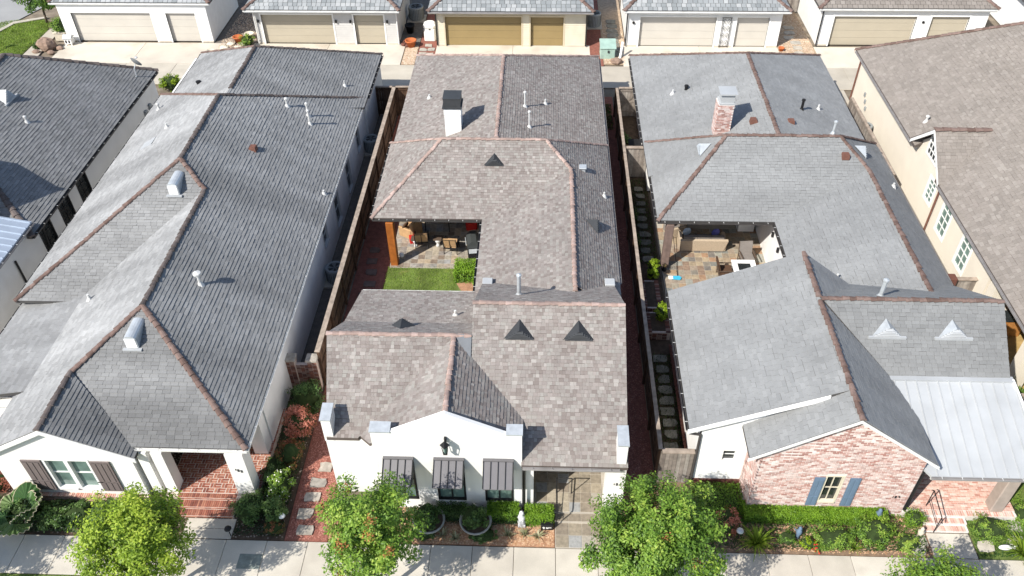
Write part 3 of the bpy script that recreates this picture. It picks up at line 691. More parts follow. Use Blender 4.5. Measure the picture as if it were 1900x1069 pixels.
# front block
zf = lambda y: 2.8+.6*(y-17)
rc.plane([(-.5, 17, E_), (3.1, 17, E_), (3.1, 18.35, zf(18.35)), (-.5, 18.35, zf(18.35))])
rc.plane([(-.5, 18.35, zf(18.35)), (3.1, 18.35, zf(18.35)), (3.1, 21.9, 5.74), (-2.35, 21.9, 5.74), (-2.35, 20.2, zf(20.2))])
rc.plane([(-7.22, 17.68, zf(17.68)), (-6.13, 17.68, zf(17.68)), (-2.96, 20.85, zf(20.85)), (-7.55, 20.85, zf(20.85))])
rc.plane([(-2.35, 21.9, 5.74), (3.1, 21.9, 5.74), (3.1, 26.4, 2.815), (-2.35, 26.4, 2.815)])
rc.plane([(-7.55, 20.85, 5.11), (-2.36, 20.85, 5.11), (-2.36, 22.88, 3.71), (-7.5, 22.88, 3.71)])
rc.plane([(-7.5, 22.88, 3.71), (-2.36, 22.88, 3.71), (-2.36, 25.72, 2.8), (-7.42, 25.72, 2.8)])
# front gable
rc.plane([(-2.98, 20.83, 5.1), (-6.06, 17.75, 3.25), (-5.62, 17.22, 3.516), (-2.98, 17.22, 5.1)])
rc.plane([(-2.98, 20.83, 5.1), (-2.98, 17.22, 5.1), (-.48, 17.22, 3.6), (-.48, 18.33, 3.6)])
for a, b in (((-7.7, 47.35, E_), (-2.15, 42.7, 5.1)), ((3.4, 47.35, E_), (-2.15, 42.7, 5.1)), ((-2.15, 34.2, 5.1), (-2.15, 42.7, 5.1)),
             ((-7.85, 30.75, E_), (-4.72, 34, 5.1)), ((-7.85, 37.25, E_), (-4.72, 34, 5.1)), ((-4.72, 34, 5.1), (.22, 34, 5.1)), ((3.4, 37.25, E_), (.22, 34, 5.1)),
             ((1.42, 32.79, 4.245), (.22, 34, 5.1)), ((1.42, 24.3, 4.245), (1.42, 32.79, 4.245)), ((-2.35, 21.9, 5.74), (3.1, 21.9, 5.74)),
             ((-7.55, 20.85, 5.1), (-2.36, 20.85, 5.1)), ((-2.98, 17.35, 5.12), (-2.98, 20.8, 5.1))): rc.ridge(a, b, size=.66)
ROOF_C = rc.finish()
MB().prism([(-2.94, 20.86, 5.17), (-2.36, 20.86, 5.17), (-2.36, 19.4, 4.33)], (0, 0, -.05)).build('metal_cricket', 'flash_grey', ROOF_C)
# body
wz = 2.66
def cw(*a, **k): return wall(HC, 'stucco', *a, **k)
W3 = [(-5.12, -4.24), (-3.40, -2.52), (-1.72, -.84)]
gp = wall(HC, 'stucco', 'x', -5.5, -.48, 0, 3.5, 17.1, 17.24, [(a, b, .62, 2.75) for a, b in W3], gable=[(-5.5, 3.5), (-.48, 3.5), (-.48, 4.3), (-.98, 4.3), (-2.98, 5.3), (-4.85, 4.3), (-5.5, 4.3)])
for a, b in W3: window(HC, 'x', a, b, .62, 2.75, 17.1, -1, 'black_metal', 'glass_green', 2, 2, mw=.05, depth=.07)
for x0, x1 in ((-5.53, -4.83), (-1.0, -.45)):
    MB().prism([(x0, 17.06, 4.3), (x1, 17.06, 4.3), (x1, 17.46, 4.37), (x0, 17.46, 4.37)], (0, 0, .05)).build('parapet_cap', 'galv', HC)
    MB().box(x0+.03, x1-.03, 17.24, 17.42, 3.3, 4.3).build('parapet', 'stucco', HC)
    if 0: MB().prism([(x1-.02, 17.42, 3.9), (x1-.02, 17.80, 3.9), (x1-.02, 17.42, 4.3)], (.0, 0, 0) if 0 else (-.06, 0, 0)).build('flashing', 'flash_grey', HC)
cw('x', -7.28, -5.5, 0, 3.06, 17.72, 17.95); cw('y', 17.24, 18.5, 0, 3.5, -5.5, -5.25); cw('y', 17.24, 19.4, 0, 3.4, -.74, -.49)
cw('y', 18.1, 25.4, 0, 2.8, -7.3, -7.05, gable=[(18.1, 2.8), (25.4, 2.8), (22.9, 3.55), (20.85, 4.9), (18.1, 3.3)])
cw('y', 17.1, 25.4, 0, 2.7, 2.86, 3.08, gable=[(17.6, 2.7), (25.4, 2.7), (21.9, 5.5), (17.6, 3.0)])
cw('x', -7.05, -2.35, 0, 2.66, 25.15, 25.4)
cw('y', 20.9, 25.4, 2.6, 3.3, -2.31, -2.1, gable=[(20.9, 3.3), (25.2, 3.3), (21.9, 5.5), (20.9, 4.95)])
cw('y', 25.4, 37.0, 0, wz, -2.35, -2.1, [(26.2, 27.6, .1, 2.2), (28.3, 29.7, .1, 2.2), (34.0, 35.6, .05, 2.2)])
for a, b in ((26.2, 27.6), (28.3, 29.7)): window(HC, 'y', a, b, .1, 2.2, -2.35, -1, 'white_paint', 'glass_dark', 2, 3)
window(HC, 'y', 34.0, 35.6, .05, 2.2, -2.35, -1, 'black_metal', 'glass_dark', 2, 1)
cw('y', 25.4, 47.0, 0, wz, 2.86, 3.08); cw('x', -7.3, -2.35, 0, wz, 37.0, 37.25); cw('y', 37.25, 47.0, 0, wz, -7.3, -7.05); cw('x', -7.05, 2.86, 0, wz, 46.75, 47.0)
# entry porch
cw('x', -.48, 2.86, 0, 2.66, 19.45, 19.7, [(.55, 1.6, .2, 2.3)])
d = part('door', 'wood_brown', HC, (.57, 1.58, 19.5, 19.56, .2, 2.28)); part('handle', 'galv', d, (1.46, 1.5, 19.45, 19.5, 1.1, 1.3))
cw('x', -.36, -.08, 0, 2.66, 17.2, 17.5, name='pier'); pier = cw('x', 2.42, 3.06, 0, 2.66, 17.12, 17.6, name='pier')
part('ceiling', 'soffit', HC, (-.45, 2.86, 17.25, 19.45, 2.58, 2.64)); part('ceiling', 'soffit', HC, (-7.5, -2.4, 31.0, 37.0, 2.58, 2.64))
pf = part('porch_floor', 'grout', HC, (-.4, 2.84, 16.95, 19.45, 0, .15))
tiles(pf, 'floor_tile', -.38, 2.42, 16.97, 19.43, .15, .4, 'slate_porch', .014, .012)
st = part('step', 'grout', HC, (.7, 2.56, 16.62, 16.95, 0, .07)); tiles(st, 'floor_tile', .7, 2.56, 16.63, 16.95, .07, .45, 'slate_porch', .014, .012)
# side parapets at both ends of the front eave
for x0, x1, y0, y1, zb, z0 in ((-7.3, -6.98, 17.7, 18.3, 3.0, 4.1), (2.72, 3.04, 17.1, 17.8, 2.5, 3.85)):
    MB().box(x0, x1, y0, y1, zb, z0).build('parapet', 'stucco', HC)
    MB().prism([(x0-.03, y0-.04, z0), (x1+.03, y0-.04, z0), (x1+.03, y1+.05, z0+.1), (x0-.03, y1+.05, z0+.1)], (0, 0, .05)).build('parapet_cap', 'galv', HC)
# gutters and downspouts
gutter(HC, (-7.8, 30.74, 2.76), (-2.6, 30.74, 2.76), (0, -1, 0)); gutter(HC, (-2.68, 30.7, 2.76), (-2.68, 25.8, 2.76), (-1, 0, 0))
gutter(HC, (-7.86, 37.2, 2.76), (-7.86, 30.8, 2.76), (-1, 0, 0)); gutter(HC, (-.46, 16.99, 2.74), (2.84, 16.99, 2.74), (0, -1, 0), 'gutter_grey', 'gutter_grey')
gutter(HC, (-7.4, 25.73, 2.76), (-2.7, 25.73, 2.76), (0, 1, 0), 'gutter_white'); gutter(HC, (3.41, 26.5, 2.76), (3.41, 47.2, 2.76), (1, 0, 0), 'gutter_grey', 'gutter_grey')
MB().tube((-.42, 17.03, 0), (-.42, 17.03, 2.7), .045, n=8).build('downspout', 'black_metal', HC)
# awnings over the front windows
for a, b in W3:
    x0, x1 = a-.06, b+.06; hd = part('awning', 'awning', HC, (x0-.02, x1+.02, 16.98, 17.1, 2.86, 3.02)); n = 4
    for i in range(n):
        u0, u1 = x0+(x1-x0)*i/n, x0+(x1-x0)*(i+1)/n
        MB().prism([(u0+.012, 16.98, 2.98), (u1-.012, 16.98, 2.98), (u1-.012, 16.2, 2.52), (u0+.012, 16.2, 2.52)], (0, 0, -.03)).build('awning_panel', 'awning', hd)
    for i in range(n+1):
        u = x0+(x1-x0)*i/n; MB().bar((u, 16.98, 2.99), (u, 16.2, 2.53), .02, .06).build('awning_rib', 'black_metal', hd)
    for u in (x0, x1): MB().prism([(u-.01, 17.09, 2.9), (u-.01, 16.98, 2.95), (u-.01, 16.22, 2.49), (u-.01, 16.26, 2.44), (u-.01, 17.09, 2.35)], (.02, 0, 0)).build('awning_side', 'black_metal', hd)
# wall lantern
lt = MB(); lt.box(-3.05, -2.97, 17.0, 17.1, 3.95, 4.15); lt.bar((-3.01, 17.05, 4.12), (-3.01, 16.86, 4.2), .03, .03); lt.lathe([(.03, 0), (.16, -.16), (.17, -.19), (.15, -.19)], (-3.01, 16.84, 4.2), 4)
for sx in (-1, 1):
    for sy in (-1, 1): lt.bar((-3.01+sx*.09, 16.84+sy*.09, 4.0), (-3.01+sx*.06, 16.84+sy*.06, 3.62), .02, .02)
lt.box(-3.08, -2.94, 16.77, 16.91, 3.58, 3.62); L_ = lt.build('wall_lantern', 'black_metal', HC)
MB().lathe([(.055, 3.62), (.085, 4.0)], (-3.01, 16.84, 0), 4).build('lantern_glass', 'glass_green', L_)
# chimney
b = MB(); b.box(-4.78, -3.98, 35.95, 36.75, 3.6, 5.25); b.box(-4.8, -3.96, 35.93, 36.77, 5.25, 5.6); ch = b.build('chimney', 'stucco', HC)
b = MB(); b.box(-4.86, -3.9, 35.87, 36.83, 5.6, 5.68); b.box(-4.8, -3.96, 35.93, 36.77, 5.68, 6.1); b.box(-4.82, -3.94, 35.91, 36.79, 6.1, 6.14); b.build('chimney_cap', 'charcoal', ch)

def gablet(parent, c, slope, w_, h, run, m, louv='charcoal', dirv=(0, -1), trim=None):
    """triangular louvred roof vent; c = base middle on the roof, dirv = downslope direction in plan, slope = roof pitch"""
    d = Vector((dirv[0], dirv[1], 0)); s = Vector((-dirv[1], dirv[0], 0)); C0 = Vector(c)
    a, b_ = C0-s*w_/2, C0+s*w_/2; ap = C0+Vector((0, 0, h)); back = C0-d*run+Vector((0, 0, run*slope+.02))
    o = MB(); o.add([a, b_, ap, back, a+Vector((0, 0, -.08)), b_+Vector((0, 0, -.08))], [(0, 2, 3), (2, 1, 3), (0, 1, 5, 4)]); v = o.build('roof_vent', m, parent)
    n = 5
    for i in range(n):
        f0 = .06+i*.82/n; hw = w_/2*(1-f0)*.93; z = h*f0
        MB().prism([C0+s*hw+d*(.05)+Vector((0, 0, z)), C0-s*hw+d*.05+Vector((0, 0, z)), C0-s*hw*.9-d*.04+Vector((0, 0, z+h*.13)), C0+s*hw*.9-d*.04+Vector((0, 0, z+h*.13))], (0, 0, .012)).build('louvre', louv, v)
    if trim: MB().bar(a-s*.12+d*.03, b_+s*.12+d*.03, .09, .10).build('flashing', trim, v)
    return v
gablet(HC, (-2.2, 32.9, 4.34), .708, 1.0, .36, .5, 'charcoal'); gablet(HC, (-.67, 20.75, 5.07), .6, 1.12, .4, .62, 'charcoal'); gablet(HC, (1.43, 20.75, 5.07), .6, 1.12, .4, .62, 'charcoal')
gablet(HC, (-5.1, 22.3, 4.12), .675, .95, .4, .58, 'charcoal', dirv=(0, 1)); gablet(HC, (2.55, 29.45, 3.45), .73, .95, .4, .55, 'charcoal', dirv=(1, 0))

def pipe(parent, p, h, r=.04, m='pvc', capr=.07, flash=True, name='vent_pipe'):
    b = MB(); p = Vector(p)
    if flash: b.lathe([(.16, -.06), (.07, .12)], p, 8)
    b.tube(p+Vector((0, 0, -.1)), p+Vector((0, 0, h)), r, n=8)
    if capr: b.lathe([(r, h-.02), (capr, h-.02), (capr, h+.05), (r*.4, h+.09)], p, 8)
    return b.build(name, m, parent, smooth=False)
pipe(HC, (-.87, 38.03, 4.57), .8, capr=.08); pipe(HC, (-.61, 36.19, 4.46), .85, capr=.08); pipe(HC, (.18, 39.1, 4.13), .28, .05, capr=0); pipe(HC, (-6.19, 40.91, 3.43), .2, .05, capr=0)
pipe(HC, (3.0, 32.27, 3.09), .25, .045, capr=0); pipe(HC, (-3.26, 23.55, 3.49), .28, .05, capr=0); pipe(HC, (-.76, 23.48, 4.73), .95, .075, 'galv', .1)
def box_vent(parent, p, n_out, m='galv', s=.34, h=.22):
    b = MB(); x, y, z = p; b.rbox(x-s*.35, x+s*.35, y-s*.35, y+s*.35, z-.15, z+h*.8, .01); b.rbox(x-s/2, x+s/2, y-s/2, y+s/2, z+h*.7, z+h, .02)
    return b.build('box_vent', m, parent)
box_vent(HC, (1.99, 33.41, 3.83), 0, 'galv', .36, .2); box_vent(HC, (-2.14, 25.9, 2.99), 0, 'galv_light', .42, .3); box_vent(HC, (2.91, 25.8, 3.16), 0, 'galv_light', .42, .28)
# patio under the middle hip
pt = part('patio', 'grout', HC, (-7.25, -2.37, 30.5, 36.95, -.04, .02)); tiles(pt, 'floor_tile', -7.24, -2.38, 30.51, 36.2, .02, .325, 'slate_c', .013, .012)
MB().rbox(-7.2, -6.84, 30.62, 30.98, 0, 2.6, .02).build('post', 'wood_orange', HC)
sheet('courtyard_lawn', 'turf', -7.3, -2.4, 25.5, 30.48, .0, 'small green lawn in the courtyard')
sheet('bark_patch', 'mulch_base', 0, 0, 0, 0, .006, 'patch of orange bark in the courtyard lawn', [(-3.9, 29.4), (-3.6, 28.8), (-3.0, 28.5), (-2.45, 28.6), (-2.45, 30.2), (-3.2, 30.1)])
def numerals(parent, txt, x, y, z, h, m='numeral', step=.13, slope=0):
    """raised house numbers on a wall facing -y"""
    seg = {'0': 'abcdef', '1': 'bc', '3': 'abgcd', '5': 'afgcd', '7': 'abc', '9': 'abcdfg', '4': 'fgbc'}
    for i, ch_ in enumerate(txt):
        b = MB(); w_ = h*.5; t = h*.17; x0, z0 = x+i*step, z-i*slope
        S_ = {'a': (0, w_, h-t, h), 'd': (0, w_, 0, t), 'g': (0, w_, h/2-t/2, h/2+t/2), 'f': (0, t, h/2, h-t), 'e': (0, t, t, h/2), 'b': (w_-t, w_, h/2, h-t), 'c': (w_-t, w_, t, h/2)}
        for s_ in seg[ch_]: a = S_[s_]; b.box(x0+a[0], x0+a[1], y-.02, y-.001, z0+a[2], z0+a[3])
        b.build('numeral', m, parent)
numerals(pier, '105', 2.66, 17.12, 1.62, .13, step=.12)
# ------------------------------------------------------------------ right house (brick gable front)
HR = thing('brick_front_house', 'grey shingled house with a red brick front gable, right of the middle house', 'house', (11.3, 32, 0))
rr = Roof(HR, 'roof_r', 'deck', course=.14, wid=(.2, .31), gap=.007, thick=.019, cap='cap_brown', tmode='bias')
E_ = 2.8
rr.plane([(5.3, 47.5, E_), (11.2, 43, 5.2), (16.8, 47.7, E_)])
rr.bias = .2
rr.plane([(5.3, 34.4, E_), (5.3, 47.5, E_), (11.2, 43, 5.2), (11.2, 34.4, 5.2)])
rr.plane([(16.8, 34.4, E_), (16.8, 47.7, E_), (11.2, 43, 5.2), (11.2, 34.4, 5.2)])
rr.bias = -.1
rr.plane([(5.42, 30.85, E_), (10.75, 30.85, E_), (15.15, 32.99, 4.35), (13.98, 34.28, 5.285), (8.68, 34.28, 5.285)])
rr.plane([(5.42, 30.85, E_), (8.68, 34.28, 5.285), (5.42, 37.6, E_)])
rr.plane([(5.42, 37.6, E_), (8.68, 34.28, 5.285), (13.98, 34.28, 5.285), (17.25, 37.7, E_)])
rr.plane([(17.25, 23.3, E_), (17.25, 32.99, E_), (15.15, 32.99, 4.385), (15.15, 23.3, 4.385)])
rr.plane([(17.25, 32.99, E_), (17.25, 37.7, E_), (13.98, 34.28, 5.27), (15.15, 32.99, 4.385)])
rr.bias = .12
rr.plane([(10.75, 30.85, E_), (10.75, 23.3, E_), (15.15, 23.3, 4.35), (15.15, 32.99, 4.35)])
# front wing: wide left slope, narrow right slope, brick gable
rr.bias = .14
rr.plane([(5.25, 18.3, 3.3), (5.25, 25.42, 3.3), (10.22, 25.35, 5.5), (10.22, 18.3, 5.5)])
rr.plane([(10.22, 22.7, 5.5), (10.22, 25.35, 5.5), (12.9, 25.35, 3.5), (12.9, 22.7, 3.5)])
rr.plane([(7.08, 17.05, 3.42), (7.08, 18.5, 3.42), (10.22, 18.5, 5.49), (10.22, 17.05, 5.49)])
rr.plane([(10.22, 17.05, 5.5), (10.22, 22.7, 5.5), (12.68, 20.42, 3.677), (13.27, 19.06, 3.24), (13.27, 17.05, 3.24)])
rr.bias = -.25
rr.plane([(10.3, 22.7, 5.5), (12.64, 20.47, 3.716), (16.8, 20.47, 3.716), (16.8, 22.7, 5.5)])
rr.plane([(10.3, 22.7, 5.5), (16.8, 22.7, 5.5), (16.8, 26.6, 2.965), (10.8, 26.6, 2.965)])
for a, b in (((5.3, 47.5, E_), (11.2, 43, 5.2)), ((16.8, 47.7, E_), (11.2, 43, 5.2)), ((11.2, 34.5, 5.2), (11.2, 43, 5.2)),
             ((5.42, 30.85, E_), (8.68, 34.28, 5.285)), ((5.42, 37.6, E_), (8.68, 34.28, 5.285)), ((8.68, 34.28, 5.285), (13.98, 34.28, 5.285)), ((17.25, 37.7, E_), (13.98, 34.28, 5.285)),
             ((15.15, 32.99, 4.35), (13.98, 34.28, 5.285)), ((15.15, 24.1, 4.37), (15.15, 32.99, 4.37)), ((10.22, 22.8, 5.5), (10.22, 25.35, 5.5)), ((10.22, 17.05, 5.5), (10.22, 22.6, 5.5)),
             ((10.3, 22.7, 5.5), (16.8, 22.7, 5.5))): rr.ridge(a, b, size=.7)
ROOF_R = rr.finish()
# metal porch roof with standing seams
mp = MB().prism([(12.3, 20.48, 3.74), (16.86, 20.48, 3.74), (17.3, 17.12, 2.56), (13.3, 17.12, 2.56), (12.3, 18.3, 2.97)], (0, 0, -.1)).build('porch_roof', 'galv_light', HR)
part('ridge_flashing', 'galv_light', mp, (12.5, 16.9, 20.36, 20.6, 3.7, 3.78))
for i in range(12):
    x = 12.7+i*.38; y0 = 17.13 if x > 13.25 else 17.6
    MB().bar((x, 20.4, 3.745), (x+.02+.01*i, y0, 2.585 if y0 < 17.3 else 2.745), .022, .03).build('seam', 'galv_light', mp)
MB().prism([(16.84, 20.45, 3.8), (16.9, 20.45, 3.8), (17.34, 17.12, 2.62), (17.28, 17.12, 2.62)], (0, 0, -.12)).build('rake_trim', 'white_paint', mp)
gutter(HR, (13.3, 17.12, 2.54), (17.3, 17.12, 2.54), (0, -1, 0), 'gutter_grey')
MB().box(13.32, 17.3, 17.14, 17.2, 2.34, 2.53).build('fascia', 'grey_paint', HR)
# walls
def rw(*a, m='stucco', **k): return wall(HR, m, *a, **k)
rw('y', 18.45, 25.3, .32, 3.2, 5.75, 5.98); rw('x', 5.98, 10.2, 0, 3.2, 25.0, 25.25, gable=[(5.98, 3.2), (10.2, 3.2), (10.2, 5.3)])
ww = rw('x', 5.75, 7.5, .32, 3.2, 18.45, 18.65, [(6.64, 7.1, 1.42, 2.0)], gable=[(5.75, 3.2), (10.1, 3.2), (10.1, 5.2), (5.75, 3.3)], name='siding_wall')
for i in range(19):                                   # lap siding boards
    z = .34+i*.15
    segs = [(5.74, 7.46)] if not (1.24 < z < 2.05) else [(5.74, 6.56), (7.18, 7.46)]
    for a, b in segs: MB().prism([(a, 18.45, z), (a, 18.425, z), (a, 18.442, z+.15), (a, 18.45, z+.15)], (b-a, 0, 0)).build('siding_board', 'white_paint', ww)
window(HR, 'x', 6.64, 7.1, 1.42, 2.0, 18.45, -1, 'white_paint', 'glass_dark', 1, 2, fw_=.08)
part('wall_base', 'brick_dark', HR, (5.70, 7.5, 18.37, 18.6, 0, .32)); part('wall_base', 'brick_dark', HR, (5.68, 5.95, 18.6, 25.3, 0, .32))
for i in range(34): part('brick', 'brick_dark', HR, (5.62, 5.70, 18.5+i*.2, 18.68+i*.2, .26, .34))
MB().prism([(5.2, 18.26, 3.08), (5.2, 18.26, 3.27), (9.6, 18.26, 5.21), (9.6, 18.26, 5.0)], (0, .05, 0)).build('rake_board', 'white_paint', HR)
# brick gable with real bricks
WO = (9.94, 10.5, .82, 2.26)
bw = wall(HR, 'mortar', 'x', 7.5, 13.0, 0, 3.3, 17.25, 17.48, [WO], name='brick_wall', gable=[(7.5, 3.3), (13.0, 3.3), (13.0, 3.38), (10.22, 5.36), (7.5, 3.5)])
rw('y', 17.48, 18.45, 0, 3.4, 7.5, 7.75, m='mortar', name='brick_wall'); rw('y', 17.48, 20.4, 0, 3.1, 12.77, 13.0, m='brick_dark', name='brick_wall')
rows = []; bl, bh = .2, .06; py, pz = .22, .0775
for k in range(72):
    z = .01+k*pz
    if z+bh > 5.3: break
    lo, hi = 7.5, 13.0
    if z+bh > 3.5: lo = 7.5+(z+bh-3.5)/.66
    if z+bh > 3.36: hi = 13.0-(z+bh-3.36)/.735
    x = 7.5-(k % 2)*py/2
    while x < hi:
        a, b = max(x, lo), min(x+bl, hi)
        if z+bh > WO[2]-.08 and z < WO[3]+.08:
            if a < WO[1]+.04 and b > WO[0]-.04:
                if a < WO[0]-.04: b = min(b, WO[0]-.04)
                elif b > WO[1]+.04: a = max(a, WO[1]+.04)
                else: a = b
        if b-a > .03: rows.append((frame_m((a, 17.25, z), (1, 0, 0), (0, 0, 1), (0, -1, 0)), b-a, bh, .012+random.uniform(-.004, .004)))
        x += py
for k in range(44):                                   # left return
    z = .01+k*pz
    if z > 3.3: break
    y = 17.27-(k % 2)*.1
    while y < 18.4:
        rows.append((frame_m((7.5, min(y+bl, 18.45), z), (0, -1, 0), (0, 0, 1), (-1, 0, 0)), bl, bh, .012)); y += py
bricks(bw, rows, 'brick_w', 300)
window(HR, 'x', *WO, 17.25, -1, 'cream_paint', 'glass_dark', 2, 2, fw_=.045, mw=.03, sill=True)
for x0, x1 in ((9.52, 9.87), (10.72, 11.08)):
    sh = part('shutter', 'shutter_blue', HR, (x0, x1, 17.18, 17.22, .62, 2.22)); b = MB()
    for k in range(2):
        for z0, z1 in ((.7, 1.18), (1.26, 2.14)): b.rbox(x0+.03+k*.16, x0+.16+k*.16, 17.165, 17.18, z0, z1, .008)
    b.build('panel', 'shutter_blue', sh)
numerals(bw, '107', 12.4, 17.235, 1.1, .12, step=.11)
for a, b, z0, z1 in ((7.02, 10.22, 3.36, 5.46), (13.34, 10.22, 3.17, 5.46)):
    MB().prism([(a, 17.03, z0-.13), (a, 17.03, z0), (b, 17.03, z1), (b, 17.03, z1-.13)], (0, .05, 0)).build('rake_board', 'fascia_white', HR)
# rest of the body
rw('y', 25.3, 37.4, 0, 2.66, 10.95, 11.2)
rw('x', 5.75, 11.0, 0, 2.66, 37.2, 37.45); rw('y', 37.45, 47.1, 0, 2.66, 5.75, 5.98); rw('x', 5.98, 16.4, 0, 2.66, 46.9, 47.1); rw('y', 26.0, 37.5, 0, 2.66, 16.9, 17.1); rw('y', 37.5, 46.9, 0, 2.66, 16.3, 16.5); rw('y', 20.6, 26.0, 0, 2.66, 16.45, 16.65)
wall(HR, 'stucco', 'y', 20.6, 26.2, 2.66, 2.9, 16.45, 16.65, gable=[(20.6, 2.9), (26.2, 2.9), (22.7, 5.3), (20.6, 3.65)])
rw('x', 13.0, 16.45, 0, 2.66, 20.4, 20.6, [(14.2, 15.2, .3, 2.4)]); part('door', 'wood_brown', HR, (14.22, 15.18, 20.46, 20.52, .3, 2.38))
part('ceiling', 'soffit', HR, (5.9, 10.95, 31.1, 37.2, 2.6, 2.66)); part('ceiling', 'soffit', HR, (13.0, 17.1, 17.3, 20.4, 2.42, 2.48))
gutter(HR, (5.41, 30.84, 2.76), (10.78, 30.84, 2.76), (0, -1, 0)); gutter(HR, (10.74, 30.8, 2.76), (10.74, 26.2, 2.76), (-1, 0, 0)); gutter(HR, (5.41, 37.3, 2.76), (5.41, 30.9, 2.76), (-1, 0, 0))
gutter(HR, (5.29, 47.3, 2.76), (5.29, 37.7, 2.76), (-1, 0, 0)); gutter(HR, (5.24, 25.4, 3.26), (5.24, 18.35, 3.26), (-1, 0, 0)); gutter(HR, (17.26, 26.7, 2.76), (17.26, 37.5, 2.76), (1, 0, 0), 'gutter_grey', 'gutter_grey')
MB().path([(5.2, 18.42, 3.2), (5.3, 18.38, 3.0), (5.7, 18.4, 2.9), (5.7, 18.36, .1)], .05, 8).build('downspout', 'gutter_dark', HR)
MB().rbox(5.85, 6.2, 30.75, 31.1, 0, 2.62, .02).build('post', 'wood_brown', HR)
MB().rbox(16.1, 16.55, 17.3, 17.75, .3, 2.42, .03).build('column', 'wood_column', HR)
MB().tube((13.12, 17.3, .05), (13.12, 17.3, 2.5), .05).build('downspout', 'black_metal', HR)  # dark tube added where only the shaded brick return shows, no real downspout
# brick porch and steps
bp = part('porch_floor', 'mortar', HR, (13.02, 17.0, 17.2, 20.4, 0, .28)); rows = []
for j in range(40):
    y = 17.36+j*.077
    if y > 20.3: break
    for i in range(19):
        x = 13.04+i*.216-(j % 2)*.1
        if x < 13.02: x = 13.02
        rows.append((frame_m((x, y, .28), (1, 0, 0), (0, 1, 0), (0, 0, 1)), min(.205, 17-x), .066, .012))
for k, (y0, z, x1) in enumerate(((17.12, .285, 17.0), (16.86, .19, 15.2), (16.6, .095, 15.2))):
    part('step', 'mortar', HR, (13.7, x1, y0, 17.35, 0, z-.012))
    for i in range(int((x1-13.7)/.078)): rows.append((frame_m((13.71+i*.078, y0+.01, z-.012), (0, 1, 0), (-1, 0, 0), (0, 0, 1)), .22, .066, .012))
bricks(bp, [r_ for r_ in rows if r_[0].translation.y < 18.9], 'brick_pink', 290)
b = MB()
for y, z in ((16.55, .1), (17.5, .3)): b.tube((13.95, y, z), (13.95, y, z+.9), .018)
b.path([(13.95, 16.4, .86), (13.95, 16.55, 1.0), (13.95, 17.5, 1.2), (13.95, 17.6, 1.1)], .02); b.path([(13.95, 16.55, .45), (13.95, 17.5, .65)], .012)
b.build('handrail', 'black_metal', HR)
# roof fittings
b = MB(); b.box(8.53, 9.28, 36.1, 36.85, 3.6, 5.82); chr_ = b.build('chimney', 'mortar', HR); rows = []
for k in range(29):
    z = 3.62+k*.0755
    for i in range(4):
        x = 8.53+i*.19-(k % 2)*.08
        a, c_ = max(x, 8.53), min(x+.178, 9.28)
        if c_-a > .03: rows.append((frame_m((a, 36.1, z), (1, 0, 0), (0, 0, 1), (0, -1, 0)), c_-a, .064, .014)); rows.append((frame_m((8.53, 36.85-(a-8.53), z), (0, -1, 0), (0, 0, 1), (-1, 0, 0)), c_-a, .064, .014))
bricks(chr_, rows, 'brick_w', 0)
b = MB(); b.box(8.56, 9.3, 36.1, 36.86, 5.82, 5.9); b.box(8.62, 9.26, 36.16, 36.8, 5.9, 6.35); b.box(8.52, 9.36, 36.06, 36.9, 6.35, 6.42); b.build('chimney_cap', 'galv_light', chr_)
part('flashing', 'galv_light', chr_, (8.4, 9.0, 35.9, 36.1, 3.98, 4.06))
def turtle(parent, p, dirv, m='red_box', s=.34):
    """low hooded roof vent opening downslope"""
    d = Vector((dirv[0], dirv[1], 0)); q = Vector((-dirv[1], dirv[0], 0)); p = Vector(p); u = Vector((0, 0, 1)); b = MB()
    V = [p-d*s*.6+q*s/2, p-d*s*.6-q*s/2, p+d*s*.5-q*s/2-u*.1, p+d*s*.5+q*s/2-u*.1, p-d*s*.35+q*s*.42+u*.16, p-d*s*.35-q*s*.42+u*.16, p+d*s*.42-q*s*.46+u*.15, p+d*s*.42+q*s*.46+u*.15]
    b.add(V, [(4, 5, 6, 7), (0, 4, 7, 3), (1, 2, 6, 5), (0, 1, 5, 4), (3, 7, 6, 2)]); return b.build('hood_vent', m, parent)
turtle(HR, (10.36, 36.18, 4.92), (-1, 0)); turtle(HR, (12.26, 36.43, 4.73), (1, 0)); turtle(HR, (14.14, 33.45, 4.71), (0, -1))
pipe(HR, (7.84, 41.33, 3.85), .2, .09, 'black_plastic', .12, False); pipe(HR, (7.15, 41.37, 3.56), .25, .04, capr=0); pipe(HR, (13.35, 38.52, 4.25), .55, .07, 'black_plastic', .1); pipe(HR, (14.52, 39.41, 3.76), .3, .05, capr=0)
pipe(HR, (13.71, 34.55, 5.25), .62, .06, 'galv', .09); pipe(HR, (16.66, 33.13, 3.25), .22, .05, capr=0); pipe(HR, (12.26, 26.29, 3.33), .28, .05, capr=0); pipe(HR, (12.7, 23.35, 5.08), .75, .08, 'galv', .11)
for c, dv, sl in (((7.5, 34.2, 4.45), (-1, 0), .757), ((15.35, 34.4, 4.3), (1, 0), .757)): gablet(HR, c, sl, .9, .4, .52, 'galv', 'galv', dv)
for x in (12.55, 14.9): gablet(HR, (x, 21.62, 4.65), .8, 1.1, .44, .52, 'galv', 'galv_light', trim='galv_light')
# patio
pt = part('patio', 'grout', HR, (5.9, 10.95, 27.2, 37.2, -.04, .02)); tiles(pt, 'floor_tile', 5.92, 10.93, 28.0, 33.9, .02, .325, 'slate_r', .013, .012)
for y in (29.95, 31.1, 32.2): part('wall_sconce', 'black_metal', HR, (10.84, 10.95, y-.05, y+.05, 1.75, 2.0))
